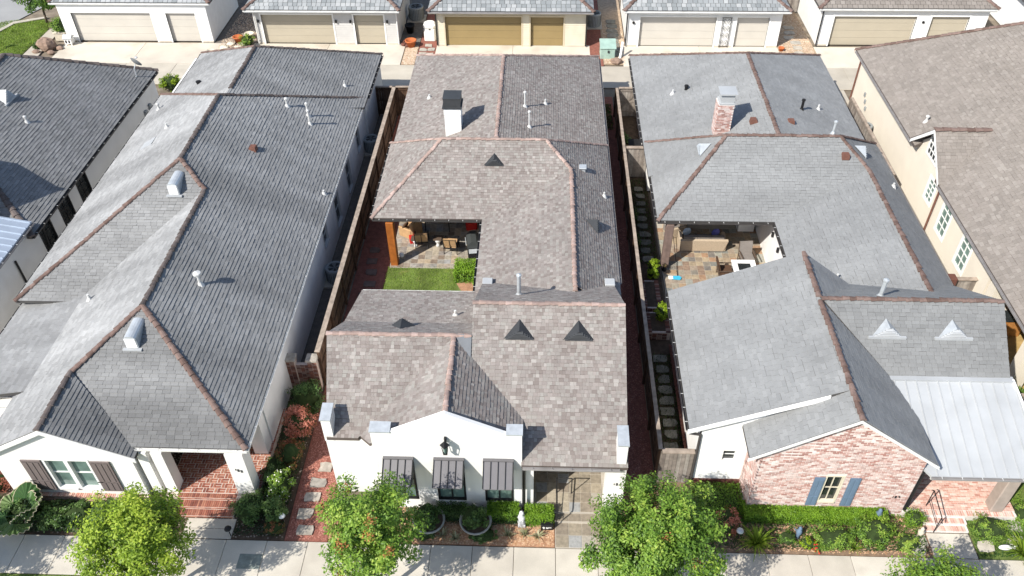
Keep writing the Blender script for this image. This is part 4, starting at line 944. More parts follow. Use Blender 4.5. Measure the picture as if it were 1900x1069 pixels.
# ------------------------------------------------------------------ left house
HL = thing('white_gabled_house', 'large white house with dark grey hipped shingle roof, left of the middle house', 'house', (-15.9, 30, 0))
rl = Roof(HL, 'roof_l', 'deck', course=.145, wid=(.24, .34), gap=.008, thick=.025, cap='cap_brown', tmode='bias')
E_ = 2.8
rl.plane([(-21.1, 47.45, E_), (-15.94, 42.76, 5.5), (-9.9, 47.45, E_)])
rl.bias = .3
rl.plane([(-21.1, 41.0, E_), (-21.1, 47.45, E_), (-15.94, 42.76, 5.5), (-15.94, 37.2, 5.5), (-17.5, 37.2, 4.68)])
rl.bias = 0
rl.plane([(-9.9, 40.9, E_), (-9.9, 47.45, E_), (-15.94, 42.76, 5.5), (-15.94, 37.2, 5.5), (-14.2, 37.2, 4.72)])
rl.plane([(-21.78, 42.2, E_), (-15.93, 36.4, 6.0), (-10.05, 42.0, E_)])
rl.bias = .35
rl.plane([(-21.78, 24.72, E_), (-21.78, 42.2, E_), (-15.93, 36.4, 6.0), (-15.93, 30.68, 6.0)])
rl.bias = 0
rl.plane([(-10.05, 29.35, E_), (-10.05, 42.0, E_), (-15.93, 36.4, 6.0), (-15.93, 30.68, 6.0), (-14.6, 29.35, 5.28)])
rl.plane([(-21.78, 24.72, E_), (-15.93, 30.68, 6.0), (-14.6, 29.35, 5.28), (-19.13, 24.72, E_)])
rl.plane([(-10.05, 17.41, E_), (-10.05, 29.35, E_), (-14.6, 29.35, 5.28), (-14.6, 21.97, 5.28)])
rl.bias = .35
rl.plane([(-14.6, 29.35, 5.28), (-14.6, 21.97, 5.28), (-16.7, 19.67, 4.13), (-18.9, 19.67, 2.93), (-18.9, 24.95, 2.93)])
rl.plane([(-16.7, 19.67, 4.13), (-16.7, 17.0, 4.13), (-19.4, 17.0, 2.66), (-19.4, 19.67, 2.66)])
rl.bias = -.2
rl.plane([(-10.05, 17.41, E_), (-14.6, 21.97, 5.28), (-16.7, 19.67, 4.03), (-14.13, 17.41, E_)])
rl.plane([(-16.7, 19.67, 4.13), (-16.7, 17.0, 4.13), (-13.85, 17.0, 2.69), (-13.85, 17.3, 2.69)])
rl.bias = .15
rl.plane([(-18.9, 19.7, 2.93), (-18.9, 25.3, 2.93), (-21.75, 25.3, 2.4), (-21.75, 19.7, 2.4)])
for a, b, k in (((-21.1, 47.45, E_), (-15.94, 42.76, 5.5), 'cap_brown'), ((-9.9, 47.45, E_), (-15.94, 42.76, 5.5), 'cap_dark'), ((-15.94, 38, 5.5), (-15.94, 42.76, 5.5), 'cap_dark'),
             ((-21.78, 42.2, E_), (-15.93, 36.4, 6.0), 'cap_brown'), ((-10.05, 42.0, E_), (-15.93, 36.4, 6.0), 'cap_dark'), ((-15.93, 30.68, 6.0), (-15.93, 36.4, 6.0), 'cap_dark'),
             ((-21.78, 24.72, E_), (-15.93, 30.68, 6.0), 'cap_brown'), ((-14.6, 29.35, 5.28), (-15.93, 30.68, 6.0), 'cap_brown'), ((-14.6, 21.97, 5.28), (-14.6, 29.35, 5.28), 'cap_dark'),
             ((-16.7, 19.67, 4.1), (-14.6, 21.97, 5.28), 'cap_brown'), ((-10.05, 17.41, E_), (-14.6, 21.97, 5.28), 'cap_brown'), ((-16.7, 17.0, 4.13), (-16.7, 19.67, 4.13), 'cap_dark')): rl.ridge(a, b, k, size=.74)
ROOF_L = rl.finish()
def lw(*a, m='stucco', **k): return wall(HL, m, *a, **k)
# right side wall with its windows
sw = [(39.1, 39.9, 1.0, 2.3), (36.0, 36.9, .45, 2.1), (33.0, 33.9, .5, 2.1), (30.35, 31.1, 1.3, 2.25)]
lw('y', 19.7, 41.7, 0, 2.66, -10.4, -10.16, sw)
for a, b, c, d in sw: window(HL, 'y', a, b, c, d, -10.16, 1, 'grey_paint', 'glass_dark', 1, 2, sill=True)
lw('y', 41.7, 47.1, 0, 2.66, -10.25, -10.02, m='stucco_grey'); lw('x', -20.7, -10.25, 0, 2.66, 46.9, 47.1); lw('y', 25.0, 47.0, 0, 2.66, -21.4, -21.15); lw('y', 19.9, 25.0, 0, 2.28, -21.4, -21.15)
lw('x', -21.15, -19.0, 0, 2.3, 19.95, 20.15); lw('x', -21.15, -18.6, 0, 2.7, 25.0, 25.2)
# front gable
GW = [(-17.27, -16.56, .66, 2.28), (-16.44, -15.73, .66, 2.28)]
gl = lw('x', -19.1, -14.1, .3, 2.6, 17.15, 17.4, GW, gable=[(-19.1, 2.6), (-14.1, 2.6), (-14.1, 2.72), (-16.7, 3.95), (-19.1, 2.72)])
for a, b, c, d in GW: window(HL, 'x', a, b, c, d, 17.15, -1, 'white_paint', 'glass_green', 1, 2, fw_=.06, depth=.12, mw=.05, sill=True)
for x0, x1 in ((-18.08, -17.38), (-15.62, -14.92)):
    sh = part('shutter', 'shutter_brown', HL, (x0, x1, 17.08, 17.125, .58, 2.3)); b = MB()
    for k in range(3):
        for z0, z1 in ((.66, 1.1), (1.18, 2.22)): b.rbox(x0+.05+k*.21, x0+.21+k*.21, 17.062, 17.08, z0, z1, .008)
    b.build('panel', 'shutter_brown', sh); part('hinge', 'black_metal', sh, (x0-.06, x0+.1, 17.05, 17.07, 1.12, 1.15))
bs = part('wall_base', 'mortar_l', HL, (-19.1, -14.1, 17.0, 17.3, 0, .3)); rows = []
for i in range(62): rows.append((frame_m((-19.1+i*.0805, 16.98, .3), (0, 1, 0), (-1, 0, 0), (0, 0, 1)), .17, .068, .03))
for k in range(4):
    for i in range(23): rows.append((frame_m((-19.1+i*.217-(k % 2)*.1, 17.0, .02+k*.07), (1, 0, 0), (0, 0, 1), (0, -1, 0)), .205, .062, .012))
bricks(bs, rows, 'brick_pink', 60)
for a, b, z0, z1 in ((-19.45, -16.7, 2.60, 4.10), (-13.83, -16.7, 2.66, 4.10)): MB().prism([(a, 16.97, z0-.2), (a, 16.97, z0), (b, 16.97, z1), (b, 16.97, z1-.2)], (0, .05, 0)).build('rake_board', 'fascia_white', HL)
lw('y', 17.4, 21.6, .0, 2.62, -14.35, -14.1); lw('y', 17.4, 20.0, .0, 2.62, -19.1, -18.85)
# porch
lw('x', -14.1, -10.4, .0, 2.62, 21.4, 21.6, [(-12.8, -11.8, .3, 2.4)]); d = part('door', 'wood_brown', HL, (-12.78, -11.82, 21.46, 21.52, .3, 2.38)); part('handle', 'galv', d, (-11.92, -11.88, 21.42, 21.46, 1.2, 1.4))
for x0, x1, y0, y1 in ((-10.84, -10.2, 17.3, 17.85), (-10.72, -10.2, 19.1, 19.65), (-13.45, -13.05, 17.3, 17.8), (-13.95, -13.6, 17.28, 17.7)):
    col = MB().box(x0, x1, y0, y1, .3, 2.6).build('column', 'stucco', HL)
    if x0 == -10.84: numerals(col, '103', -10.66, 17.3, 1.70, .13, step=.105, slope=.045)
part('beam', 'white_paint', HL, (-14.0, -10.15, 17.44, 17.6, 2.6, 2.7)); part('ceiling', 'soffit', HL, (-14.1, -10.2, 17.6, 21.4, 2.64, 2.7))
pf = part('porch_floor', 'mortar_l', HL, (-13.5, -10.1, 17.1, 21.4, 0, .285)); rows = []
s2 = .0725
for j in range(0, 21):                                # basket weave
    for i in range(0, 16):
        x, y = -13.48+i*.212, 17.32+j*.212
        if x+.2 > -10.1 or y > 21.2: continue
        for k in range(2):
            if (i+j) % 2: rows.append((frame_m((x, y+k*.105, .285), (1, 0, 0), (0, 1, 0), (0, 0, 1)), .192, .082, .012))
            else: rows.append((frame_m((x+.1+k*.105, y, .285), (0, 1, 0), (-1, 0, 0), (0, 0, 1)), .192, .082, .012))
steps = []
for y0, y1, z in ((17.08, 17.3, .30), (16.76, 17.08, .2), (16.46, 16.76, .1)):
    part('step', 'mortar_l', HL, (-13.05, -10.85, y0, y1, 0, z-.014))
    for i in range(28): steps.append((frame_m((-12.97+i*.0775, y0+.01, z-.014), (0, 1, 0), (-1, 0, 0), (0, 0, 1)), y1-y0-.03, .068, .014))
    for i in range(10): steps.append((frame_m((-13.03+i*.216, y0, z-.09), (1, 0, 0), (0, 0, 1), (0, -1, 0)), .205, .062, .012))
bricks(pf, rows+steps, 'brick_floor', 300)
gutter(HL, (-14.1, 17.40, 2.77), (-10.0, 17.40, 2.77), (0, -1, 0), 'gutter_white', 'gutter_grey', .8); gutter(HL, (-10.04, 17.4, 2.77), (-10.04, 41.9, 2.77), (1, 0, 0), 'gutter_white'); gutter(HL, (-9.89, 42.1, 2.77), (-9.89, 47.4, 2.77), (1, 0, 0), 'gutter_dark')
gutter(HL, (-21.79, 42.1, 2.77), (-21.79, 24.8, 2.77), (-1, 0, 0), 'gutter_dark'); gutter(HL, (-21.11, 47.4, 2.77), (-21.11, 42.3, 2.77), (-1, 0, 0), 'gutter_dark'); gutter(HL, (-21.76, 25.2, 2.37), (-21.76, 19.8, 2.37), (-1, 0, 0), 'gutter_dark')
part('fascia', 'fascia_white', HL, (-21.7, -18.95, 19.62, 19.69, 2.1, 2.42))
# roof fittings
def arched_vent(parent, x, y, z, w_=.46, L=.7, sl=.547):
    """half-round topped metal dormer vent facing -y"""
    b = MB(); n = 8; prof = [(-w_/2, -.05), (-w_/2, .42)]+[(-w_/2*math.cos(math.pi*i/n), .42+w_*.36*math.sin(math.pi*i/n)) for i in range(1, n)]+[(w_/2, .42), (w_/2, -.05)]
    b.prism([(x+px_, y, z+pz_) for px_, pz_ in prof], (0, L+.25, .05)); v = b.build('roof_vent', 'galv', parent)
    for i in range(6): MB().prism([(x-w_*.42, y-.02, z+.05+i*.075), (x+w_*.42, y-.02, z+.05+i*.075), (x+w_*.42, y-.001, z+.1+i*.075), (x-w_*.42, y-.001, z+.1+i*.075)], (0, -.012, 0)).build('louvre', 'fascia_white', v)
    part('flashing', 'galv_light', v, (x-w_*.75, x+w_*.75, y-.12, y-.0, z-.04, z+.02)); return v
arched_vent(HL, -15.85, 29.05, 5.18); arched_vent(HL, -14.64, 20.5, 4.5, sl=.544)
pipe(HL, (-13.18, 37.96, 4.51), .42, .05, capr=.1); pipe(HL, (-11.97, 37.33, 3.85), .75, .05, capr=.08); pipe(HL, (-12.17, 37.95, 3.96), .7, .05, capr=.08); pipe(HL, (-10.36, 32.38, 2.96), .22, .05, capr=0)
pipe(HL, (-13.26, 23.96, 4.55), .55, .06, capr=.16); pipe(HL, (-20.88, 39.64, 3.29), .3, .05, capr=.09); pipe(HL, (-18.76, 35.82, 4.45), .25, .04, capr=0); pipe(HL, (-18.3, 24.37, 3.26), .28, .05, capr=0); pipe(HL, (-11.15, 42.3, 3.36), .35, .035, capr=0)
turtle(HL, (-13.67, 33.4, 4.8), (1, 0)); pipe(HL, (-19.18, 41.63, 3.8), .1, .12, 'black_plastic', .15, False)
MB().prism([(-19.9, 34.6, 3.84), (-19.2, 34.6, 4.22), (-19.2, 35.3, 4.22), (-19.9, 35.3, 3.84)], (0, 0, .03)).build('metal_patch', 'galv_light', ROOF_L)
part('pipe_stub', 'flash_grey', ROOF_L, (-19.2, -18.95, 34.4, 36.0, 4.25, 4.40)) if 0 else None

# ------------------------------------------------------------------ far left house
HLL = thing('dark_roofed_house', 'house with dark grey shingles and a satellite dish, at the left edge', 'house', (-29, 36, 0))
r4 = Roof(HLL, 'roof_ll', 'deck', course=.16, wid=(.26, .36), gap=.008, thick=.025, cap='cap_dark')
r4.plane([(-23.1, 29.0, E_), (-23.1, 45.15, E_), (-29.1, 40.95, 5.8), (-29.1, 34.8, 5.8)])
r4.plane([(-35.1, 45.15, E_), (-29.1, 40.95, 5.8), (-23.1, 45.15, E_)])
r4.plane([(-35.1, 29.0, E_), (-35.1, 45.15, E_), (-29.1, 40.95, 5.8), (-29.1, 34.8, 5.8)])
r4.plane([(-35.1, 29.0, E_), (-23.1, 29.0, E_), (-29.1, 34.8, 5.8)])
r4.plane([(-36.5, 26.9, 5.3), (-26.4, 26.9, 5.3), (-26.4, 29.55, 7.0), (-36.5, 29.55, 7.0)]); r4.plane([(-36.5, 32.2, 5.3), (-26.4, 32.2, 5.3), (-26.4, 29.55, 7.0), (-36.5, 29.55, 7.0)])
for a, b in (((-23.1, 45.15, E_), (-29.1, 40.95, 5.8)), ((-35.1, 45.15, E_), (-29.1, 40.95, 5.8)), ((-29.1, 34.8, 5.8), (-29.1, 40.95, 5.8)), ((-23.1, 29.0, E_), (-29.1, 34.8, 5.8)), ((-36.5, 29.55, 7), (-26.4, 29.55, 7))): r4.ridge(a, b)
ROOF_LL = r4.finish()
ww = [(33.9, 34.9, .3, 2.5), (31.9, 32.9, .3, 2.5), (29.9, 30.9, .3, 2.55)]
wall(HLL, 'stucco_grey', 'y', 24, 44.85, 0, 2.66, -23.6, -23.36, ww)
for a, b, c, d in ww: window(HLL, 'y', a, b, c, d, -23.36, 1, 'black_metal', 'glass_dark', 2, 4, mw=.03)
wall(HLL, 'stucco_grey', 'x', -34.8, -23.6, 0, 2.66, 44.6, 44.85); wall(HLL, 'stucco_grey', 'x', -34.8, -23.6, 0, 2.66, 29.3, 29.5); wall(HLL, 'stucco_grey', 'y', 27.1, 32.0, 0, 5.2, -26.8, -26.6, gable=[(27.1, 5.2), (32.0, 5.2), (29.55, 6.85)]); wall(HLL, 'stucco_grey', 'x', -36, -26.8, 0, 5.2, 27.1, 27.3); wall(HLL, 'stucco_grey', 'x', -36, -26.8, 0, 5.2, 31.8, 32.0)
gutter(HLL, (-23.09, 29, 2.76), (-23.09, 45, 2.76), (1, 0, 0), 'gutter_dark')
mr = MB().prism([(-23.15, 26.3, 3.22), (-23.15, 29.5, 3.22), (-27.5, 29.5, 4.1), (-27.5, 26.3, 4.1)], (0, 0, .06)).build('side_porch_roof', 'skylit_metal', HLL)
for i in range(8): MB().bar((-23.17, 26.45+i*.42, 3.30), (-27.4, 26.45+i*.42, 4.15), .025, .05).build('seam', 'skylit_metal', mr)
gutter(HLL, (-23.15, 26.3, 3.22), (-23.15, 29.5, 3.22), (1, 0, 0), 'gutter_grey'); wall(HLL, 'stucco_grey', 'y', 24, 29.4, 2.66, 3.14, -23.6, -23.36)
MB().path([(-23.3, 30.2, 2.7), (-23.3, 29.9, .1)], .05).build('downspout', 'black_metal', HLL); MB().tube((-23.3, 27.6, 2.5), (-23.3, 27.6, .1), .05).build('downspout', 'black_metal', HLL)
gablet(HLL, (-27.4, 37.55, 4.95), .5, 1.0, .6, 1.0, 'galv_light', 'galv_light', (1, 0), 'galv_light'); pipe(HLL, (-26.22, 36.36, 4.36), .3, .05, capr=.09)
ds = thing('satellite_dish', 'grey satellite dish on a bracket at the corner of the dark roof', 'dish', (-23.7, 43.7, 3.1))
b = MB(); b.tube((0, 0, 0), (0, 0, .5), .03); b.tube((0, 0, .5), (.1, .1, .75), .03); b.tube((0, -.02, .05), (-.2, -.25, -.05), .02); b.build('bracket', 'galv', ds, None, True)
b = MB(); b.lathe([(.02, 0), (.2, .03), (.34, .1), (.36, .115), (.33, .115), (.19, .045), (.01, .015)], (0, 0, 0), 16); b.build('reflector', 'dish_grey', ds, Matrix.Translation((.1, .12, .8)) @ Matrix.Rotation(-1.0, 4, 'X') @ Matrix.Rotation(.4, 4, 'Y'), True, True)
b = MB(); b.tube((.1, .12, .8), (.05, .52, .95), .015); b.rbox(-.02, .12, .46, .58, .92, 1.0, .01); b.build('feed_arm', 'galv', ds, None, True)
for y, z in ((42.6, 1.3), (42.9, .95), (43.3, 1.35)): MB().rbox(-23.36, -23.2, y-.12, y+.12, z-.2, z+.2, .02).build('meter_box', 'ac_grey', HLL)

# ------------------------------------------------------------------ far right house
HRR = thing('cream_house', 'cream stucco house with a wide brown shingle roof, at the right edge', 'house', (25, 34, 0))
r5 = Roof(HRR, 'roof_rr', 'deck_c', course=.16, wid=(.16, .32), gap=.008, thick=.018, cap='cap_brown')
e5 = 3.2; p5 = .68
zz5 = lambda x: e5+p5*(x-18.9)
r5.plane([(18.9, 36.9, e5), (18.9, 47.7, e5), (26.5, 40.9, zz5(26.5)), (26.5, 36.9, zz5(26.5))])
r5.plane([(18.9, 17.0, e5), (18.9, 33.9, e5), (26.5, 33.9, zz5(26.5)), (26.5, 17.0, zz5(26.5))])
r5.plane([(19.3, 33.9, zz5(19.3)), (19.3, 36.9, zz5(19.3)), (26.5, 36.9, zz5(26.5)), (26.5, 33.9, zz5(26.5))])
r5.plane([(18.9, 47.7, e5), (26.5, 40.9, zz5(26.5)), (34.1, 47.7, e5)])
r5.plane([(26.5, 17, zz5(26.5)), (26.5, 40.9, zz5(26.5)), (34.1, 47.7, e5), (34.1, 17, e5)])
# dormer roof
r5.plane([(18.85, 35.45, 5.0), (21.6, 35.45, 5.0), (19.0, 33.35, 3.25), (18.85, 33.35, 3.25)]); r5.plane([(18.85, 35.45, 5.0), (21.6, 35.45, 5.0), (19.0, 37.5, 3.3), (18.85, 37.5, 3.3)])
r5.ridge((18.9, 47.7, e5), (26.5, 40.9, zz5(26.5))); r5.ridge((18.85, 35.45, 5.0), (21.5, 35.45, 5.0)); r5.ridge((26.5, 17, zz5(26.5)), (26.5, 40.9, zz5(26.5)))
ROOF_RR = r5.finish()
cw5 = [(34.2, 34.95, 1.5, 2.6), (32.0, 32.9, 1.05, 2.7), (29.5, 30.4, 1.05, 2.7)]
wall(HRR, 'stucco_cream', 'y', 27.5, 47.3, 0, 3.0, 19.25, 19.5, cw5+[(34.9, 36.2, 3.0, 3.0)], gable=[(33.5, 3.0), (37.35, 3.0), (37.3, 3.2), (35.45, 4.8), (33.5, 3.2)])
for a, b, c, d in cw5: window(HRR, 'y', a, b, c, d, 19.25, -1, 'white_paint', 'glass_green', 2, 4, fw_=.12, mw=.04, depth=.05)
window(HRR, 'y', 34.85, 36.1, 3.35, 4.3, 19.2, -1, 'white_paint', 'glass_dark', 4, 3, fw_=.06, mw=.04, depth=.02, proud=.04)
MB().prism([(18.84, 35.45, 4.98), (18.84, 37.45, 3.27), (18.84, 37.45, 3.08), (18.84, 35.45, 4.78)], (.05, 0, 0)).build('rake_board', 'white_paint', HRR); MB().prism([(18.84, 35.45, 4.98), (18.84, 33.4, 3.27), (18.84, 33.4, 3.08), (18.84, 35.45, 4.78)], (.05, 0, 0)).build('rake_board', 'white_paint', HRR)
wall(HRR, 'stucco_cream', 'x', 19.5, 33.5, 0, 3.0, 47.05, 47.3); wall(HRR, 'stucco_cream', 'x', 19.5, 33.5, 0, 3.0, 27.5, 27.75)
for y in (27.0, 23.6): MB().box(19.2, 19.75, y-.25, y+.25, 0, 3.05).build('column', 'stucco_cream', HRR)
wall(HRR, 'stucco_cream', 'y', 17, 27.5, 0, 3.0, 23.4, 23.6); part('ceiling', 'soffit', HRR, (19.0, 23.4, 17.2, 27.5, 3.0, 3.06))
gutter(HRR, (18.89, 17.2, 3.16), (18.89, 33.4, 3.16), (-1, 0, 0), 'gutter_grey', 'gutter_grey'); gutter(HRR, (18.89, 37.5, 3.16), (18.89, 47.6, 3.16), (-1, 0, 0), 'gutter_grey', 'gutter_grey')
MB().path([(18.95, 33.6, 3.0), (19.15, 33.6, 2.8), (19.15, 33.6, .1)], .05).build('downspout', 'cap_brown' if 0 else 'red_box', HRR); MB().path([(18.95, 47.2, 3.0), (19.17, 47.2, 2.8), (19.17, 47.2, .1)], .05).build('downspout', 'red_box', HRR)
pipe(HRR, (19.75, 38.3, 3.75), .3, .06, capr=.1)
for y, z in ((45.3, 1.5), (45.0, 1.2), (44.7, .9)): MB().rbox(19.16, 19.25, y-.08, y+.08, z-.12, z+.12, .02).build('meter_box', 'ac_grey', HRR)

# ------------------------------------------------------------------ garages along the alley
def garage(label, x0, x1, doors, wm, dm, tm, yw=54.6, ov=.55, ez=2.72, siding=True, trim=True, hip=True, rm='roof_g', cap='cap_brown', door_h=2.14, wing=False):
    g = thing('garage', label, 'garage', ((x0+x1)/2, yw+3, 0), 0, 'garages along the alley')
    R_ = Roof(g, rm, 'deck', course=.3, wid=(.3, .36), gap=.03, thick=.028, cap=cap, n_parts=150)
    a, b, c, d = x0-.38, x1+.38, yw-ov, yw+6.6; my = (c+d)/2; hz = ez+.08+(my-c)*.55; iz = (my-c)
    R_.plane([(a, c, ez+.08), (b, c, ez+.08), (b-iz, my, hz), (a+iz, my, hz)]); R_.plane([(a, d, ez+.08), (b, d, ez+.08), (b-iz, my, hz), (a+iz, my, hz)])
    R_.plane([(a, c, ez+.08), (a, d, ez+.08), (a+iz, my, hz)]); R_.plane([(b, c, ez+.08), (b, d, ez+.08), (b-iz, my, hz)])
    R_.ridge((a, c, ez+.08), (a+iz, my, hz)); R_.ridge((b, c, ez+.08), (b-iz, my, hz)); R_.ridge((a+iz, my, hz), (b-iz, my, hz)); R_.finish()
    holes = [(p, q, 0, door_h) for p, q in doors]
    fw2 = wall(g, wm, 'x', x0, x1, 0, ez, yw, yw+.22, holes)
    wall(g, wm, 'y', yw+.22, yw+6.2, 0, ez, x0, x0+.2); wall(g, wm, 'y', yw+.22, yw+6.2, 0, ez, x1-.2, x1); wall(g, wm, 'x', x0+.2, x1-.2, 0, ez, yw+6.0, yw+6.2)
    if siding:
        n = 16
        for i in range(n):
            z = .12+i*(ez-.14)/n; hh = (ez-.14)/n
            cuts = [x0-.004]+[v for p, q in doors for v in (p-.1, q+.1)]+[x1+.004]
            segs = [(cuts[k], cuts[k+1]) for k in range(0, len(cuts), 2)] if z < door_h+.1 else [(x0-.004, x1+.004)]
            for p, q in segs:
                if q-p > .05: MB().prism([(p, yw, z), (p, yw-.022, z), (p, yw-.006, z+hh), (p, yw, z+hh)], (q-p, 0, 0)).build('siding_board', wm, fw2)
    part('wall_base', 'concrete_drive', g, *[(p, q, yw-.03, yw+.05, 0, .12) for p, q in zip([x0]+[q for p, q in doors], [p for p, q in doors]+[x1])])
    for p, q in doors:
        dr = part('garage_door', dm, g, (p+.01, q-.01, yw+.17, yw+.2, .02, door_h-.02))
        for k in range(4): MB().rbox(p+.012, q-.012, yw+.15, yw+.172, .025+k*.53, .025+k*.53+.515, .006).build('door_panel', dm, dr)
        if trim:
            t = MB(); t.box(p-.1, p, yw-.035, yw+.1, 0, door_h+.1); t.box(q, q+.1, yw-.035, yw+.1, 0, door_h+.1); t.box(p, q, yw-.034, yw+.1, door_h, door_h+.1); t.build('door_trim', tm, g)
    part('fascia', tm, g, (a+.05, b-.05, c+.02, c+.06, ez-.14, ez+.02)); part('soffit', tm, g, (a+.05, b-.05, c+.06, yw, ez-.06, ez-.03))
    gutter(g, (a, c, ez+.03), (b, c, ez+.03), (0, -1, 0), 'gutter_white' if tm == 'white_paint' else 'gutter_grey', 'gutter_grey', 1.6)
    return g
g1 = garage('white clapboard garage with cream doors, far left end of the alley', -33.74, -23.3, [(-32.9, -27.3), (-26.2, -24.15)], 'white_paint', 'cream_door', 'white_paint', yw=54.8, ov=.12, ez=2.85)
g2 = garage('pale grey clapboard garage with beige doors, second from the left', -20.0, -10.1, [(-19.5, -14.55), (-13.05, -11.0)], 'grey_paint', 'beige_door', 'white_paint', yw=54.65, ov=.75)
g3 = garage('cream clapboard garage with tan doors, behind the middle house', -7.4, 3.0, [(-6.74, -1.5), (-.86, 1.38)], 'cream_paint', 'tan_door', 'tan_trim', yw=54.48, ov=.65)
g4 = garage('white garage with iron scrollwork between its two cream doors', 5.78, 16.13, [(6.6, 11.73), (13.14, 15.3)], 'white_paint', 'cream_door', 'white_paint', yw=54.6, ov=.5, siding=False)
g5 = garage('white garage with brown shingles and large beige door, far right', 18.89, 29.9, [(19.7, 25.2), (26.2, 28.7)], 'white_paint', 'beige_door', 'white_paint', yw=54.9, ov=.25, siding=False, rm='roof_rr')
g6 = garage('white clapboard garage cut by the upper right corner', 32.9, 43.2, [(33.9, 39.2), (40, 42.4)], 'white_paint', 'cream_door', 'white_paint', yw=54.9, ov=.3)
sc_ = MB()                                             # iron scrollwork on the fourth garage
for x in (12.15, 12.72): sc_.bar((x, 54.5, .05), (x, 54.5, 2.15), .035, .035)
sc_.bar((12.1, 54.5, 2.15), (12.77, 54.5, 2.15), .04, .04); sc_.bar((12.15, 54.5, .12), (12.72, 54.5, .12), .03, .03)
for k in range(4):
    for sg in (-1, 1):
        cx, cz = 12.435+sg*.13, .38+k*.5; pts = [(cx+sg*.12*(1-i/14)*math.cos(i*.62), 54.5, cz+.2*(1-i/18)*math.sin(i*.62)) for i in range(13)]
        sc_.path(pts, .013, 4)
sc_.build('iron_scrollwork', 'black_metal', g4)
for g, x in ((g4, 6.15), (g5, 25.7)): MB().tube((x, 54.5 if g is g4 else 54.84, 1.75), (x, 54.62 if g is g4 else 54.92, 1.75), .09, n=12).build('round_lamp', 'black_metal', g)
for g, xs in ((g1, ()), (g2, (-19.75, -14.3, -13.3, -10.75))):
    for x in xs: MB().rbox(x-.06, x+.06, 54.5, 54.64, 1.62, 1.8, .02).build('wall_lamp', 'black_metal', g)
for g, x, yy, m in ((g2, -19.95, 54.5, 'gutter_white'), (g2, -10.06, 54.5, 'gutter_white'), (g3, -7.36, 54.4, 'black_metal'), (g3, 2.95, 54.4, 'black_metal'), (g4, 5.7, 54.5, 'black_metal'), (g5, 18.85, 54.8, 'black_metal')): MB().tube((x, yy, .1), (x, yy, 2.68), .045).build('downspout', m, g)
# ------------------------------------------------------------------ fences and garden walls
def fence(label, axis, c, u0, u1, h=1.9, m='wood_fence', cap='wood_cap', side=1, bay=2.4, brace=False, group=None, pl=.145):
    """vertical planks on rails and posts; axis 'y' runs along y at x=c; side = which way the rails face"""
    mid = (u0+u1)/2; t = thing('wooden_fence', label, 'fence', (c, mid, 0) if axis == 'y' else (mid, c, 0), 0, group)
    def B(a0, a1, n0, n1, z0, z1): return (min(n0, n1), max(n0, n1), a0, a1, z0, z1) if axis == 'y' else (a0, a1, min(n0, n1), max(n0, n1), z0, z1)
    n = max(2, round((u1-u0)/pl)); s = (u1-u0)/n; cache = {}
    for i in range(n):
        k = random.randrange(6)
        if k not in cache:
            b = MB(); b.rbox(*((-.012, .012, .004, s-.004) if axis == 'y' else (.004, s-.004, -.012, .012)), 0, h-.03-.01*(k % 3), .003); cache[k] = mesh('plank', b.V, b.F, m, k/5)
        put(bpy.data.objects.new('plank', cache[k]), t, Matrix.Translation((c, u0+i*s, .02) if axis == 'y' else (u0+i*s, c, .02)))
    nb = max(1, round((u1-u0)/bay))
    for i in range(nb+1):
        u = u0+(u1-u0)*i/nb; part('post', m, t, B(u-.05, u+.05, c+side*.015, c+side*.11, 0, h-.02))
    for z in (.3, h*.5, h-.22): part('rail', m, t, B(u0+.05, u1-.05, c+side*.013, c+side*.055, z, z+.09))
    if brace:
        q = c+side*.04
        for a, b_ in (((u0, .35), (u1, h-.2)), ((u1, .35), (u0, h-.2))):
            p0 = (q, a[0], a[1]) if axis == 'y' else (a[0], q, a[1]); p1 = (q, b_[0], b_[1]) if axis == 'y' else (b_[0], q, b_[1]); MB().bar(p0, p1, .03, .1).build('brace', m, t)
    for i in range(nb):
        a, b_ = u0+(u1-u0)*i/nb, u0+(u1-u0)*(i+1)/nb; part('cap_board', cap, t, B(a+.004, b_-.004, c-.09, c+.09+side*.03, h-.01, h+.03))
    return t
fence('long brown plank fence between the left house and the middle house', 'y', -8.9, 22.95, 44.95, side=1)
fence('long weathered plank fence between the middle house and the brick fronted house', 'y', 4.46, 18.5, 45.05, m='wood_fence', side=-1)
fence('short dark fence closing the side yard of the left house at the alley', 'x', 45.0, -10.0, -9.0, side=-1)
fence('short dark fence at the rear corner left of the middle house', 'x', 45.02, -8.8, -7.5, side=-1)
fence('grey plank gate with cross brace at the rear of the brick fronted house', 'x', 45.1, 4.56, 5.7, m='wood_grey', side=-1, brace=True)
fence('grey plank cross fence halfway along the side of the brick fronted house', 'x', 38.5, 4.56, 5.72, m='wood_grey', side=1)
fence('grey plank gate beside the white siding wall at the front', 'x', 18.45, 4.5, 5.66, h=1.85, m='wood_grey', side=1)
fence('tall dark plank fence closing the gap between the two white garages', 'x', 60.5, 16.2, 18.8, h=2.0, m='wood_grey', side=1)
fence('brown wooden fence between the brick fronted house and the cream house', 'y', 18.2, 36.5, 44.5, h=1.7, m='wood_grey', side=-1)
gw = thing('garden_wall', 'dark brick garden wall with two capped pillars beside the left house', 'wall', (-9.55, 22.85, 0))
for x0, x1, h in ((-10.2, -9.82, 1.62), (-9.30, -8.92, 1.62)):
    part('pillar', 'mortar_l', gw, (x0, x1, 22.68, 23.02, 0, h)); MB().rbox(x0-.05, x1+.05, 22.63, 23.07, h, h+.1, .02).build('pillar_cap', 'stone_cap', gw)
wl = part('wall', 'mortar_l', gw, (-9.82, -9.30, 22.78, 22.94, 0, 1.3)); rows = []
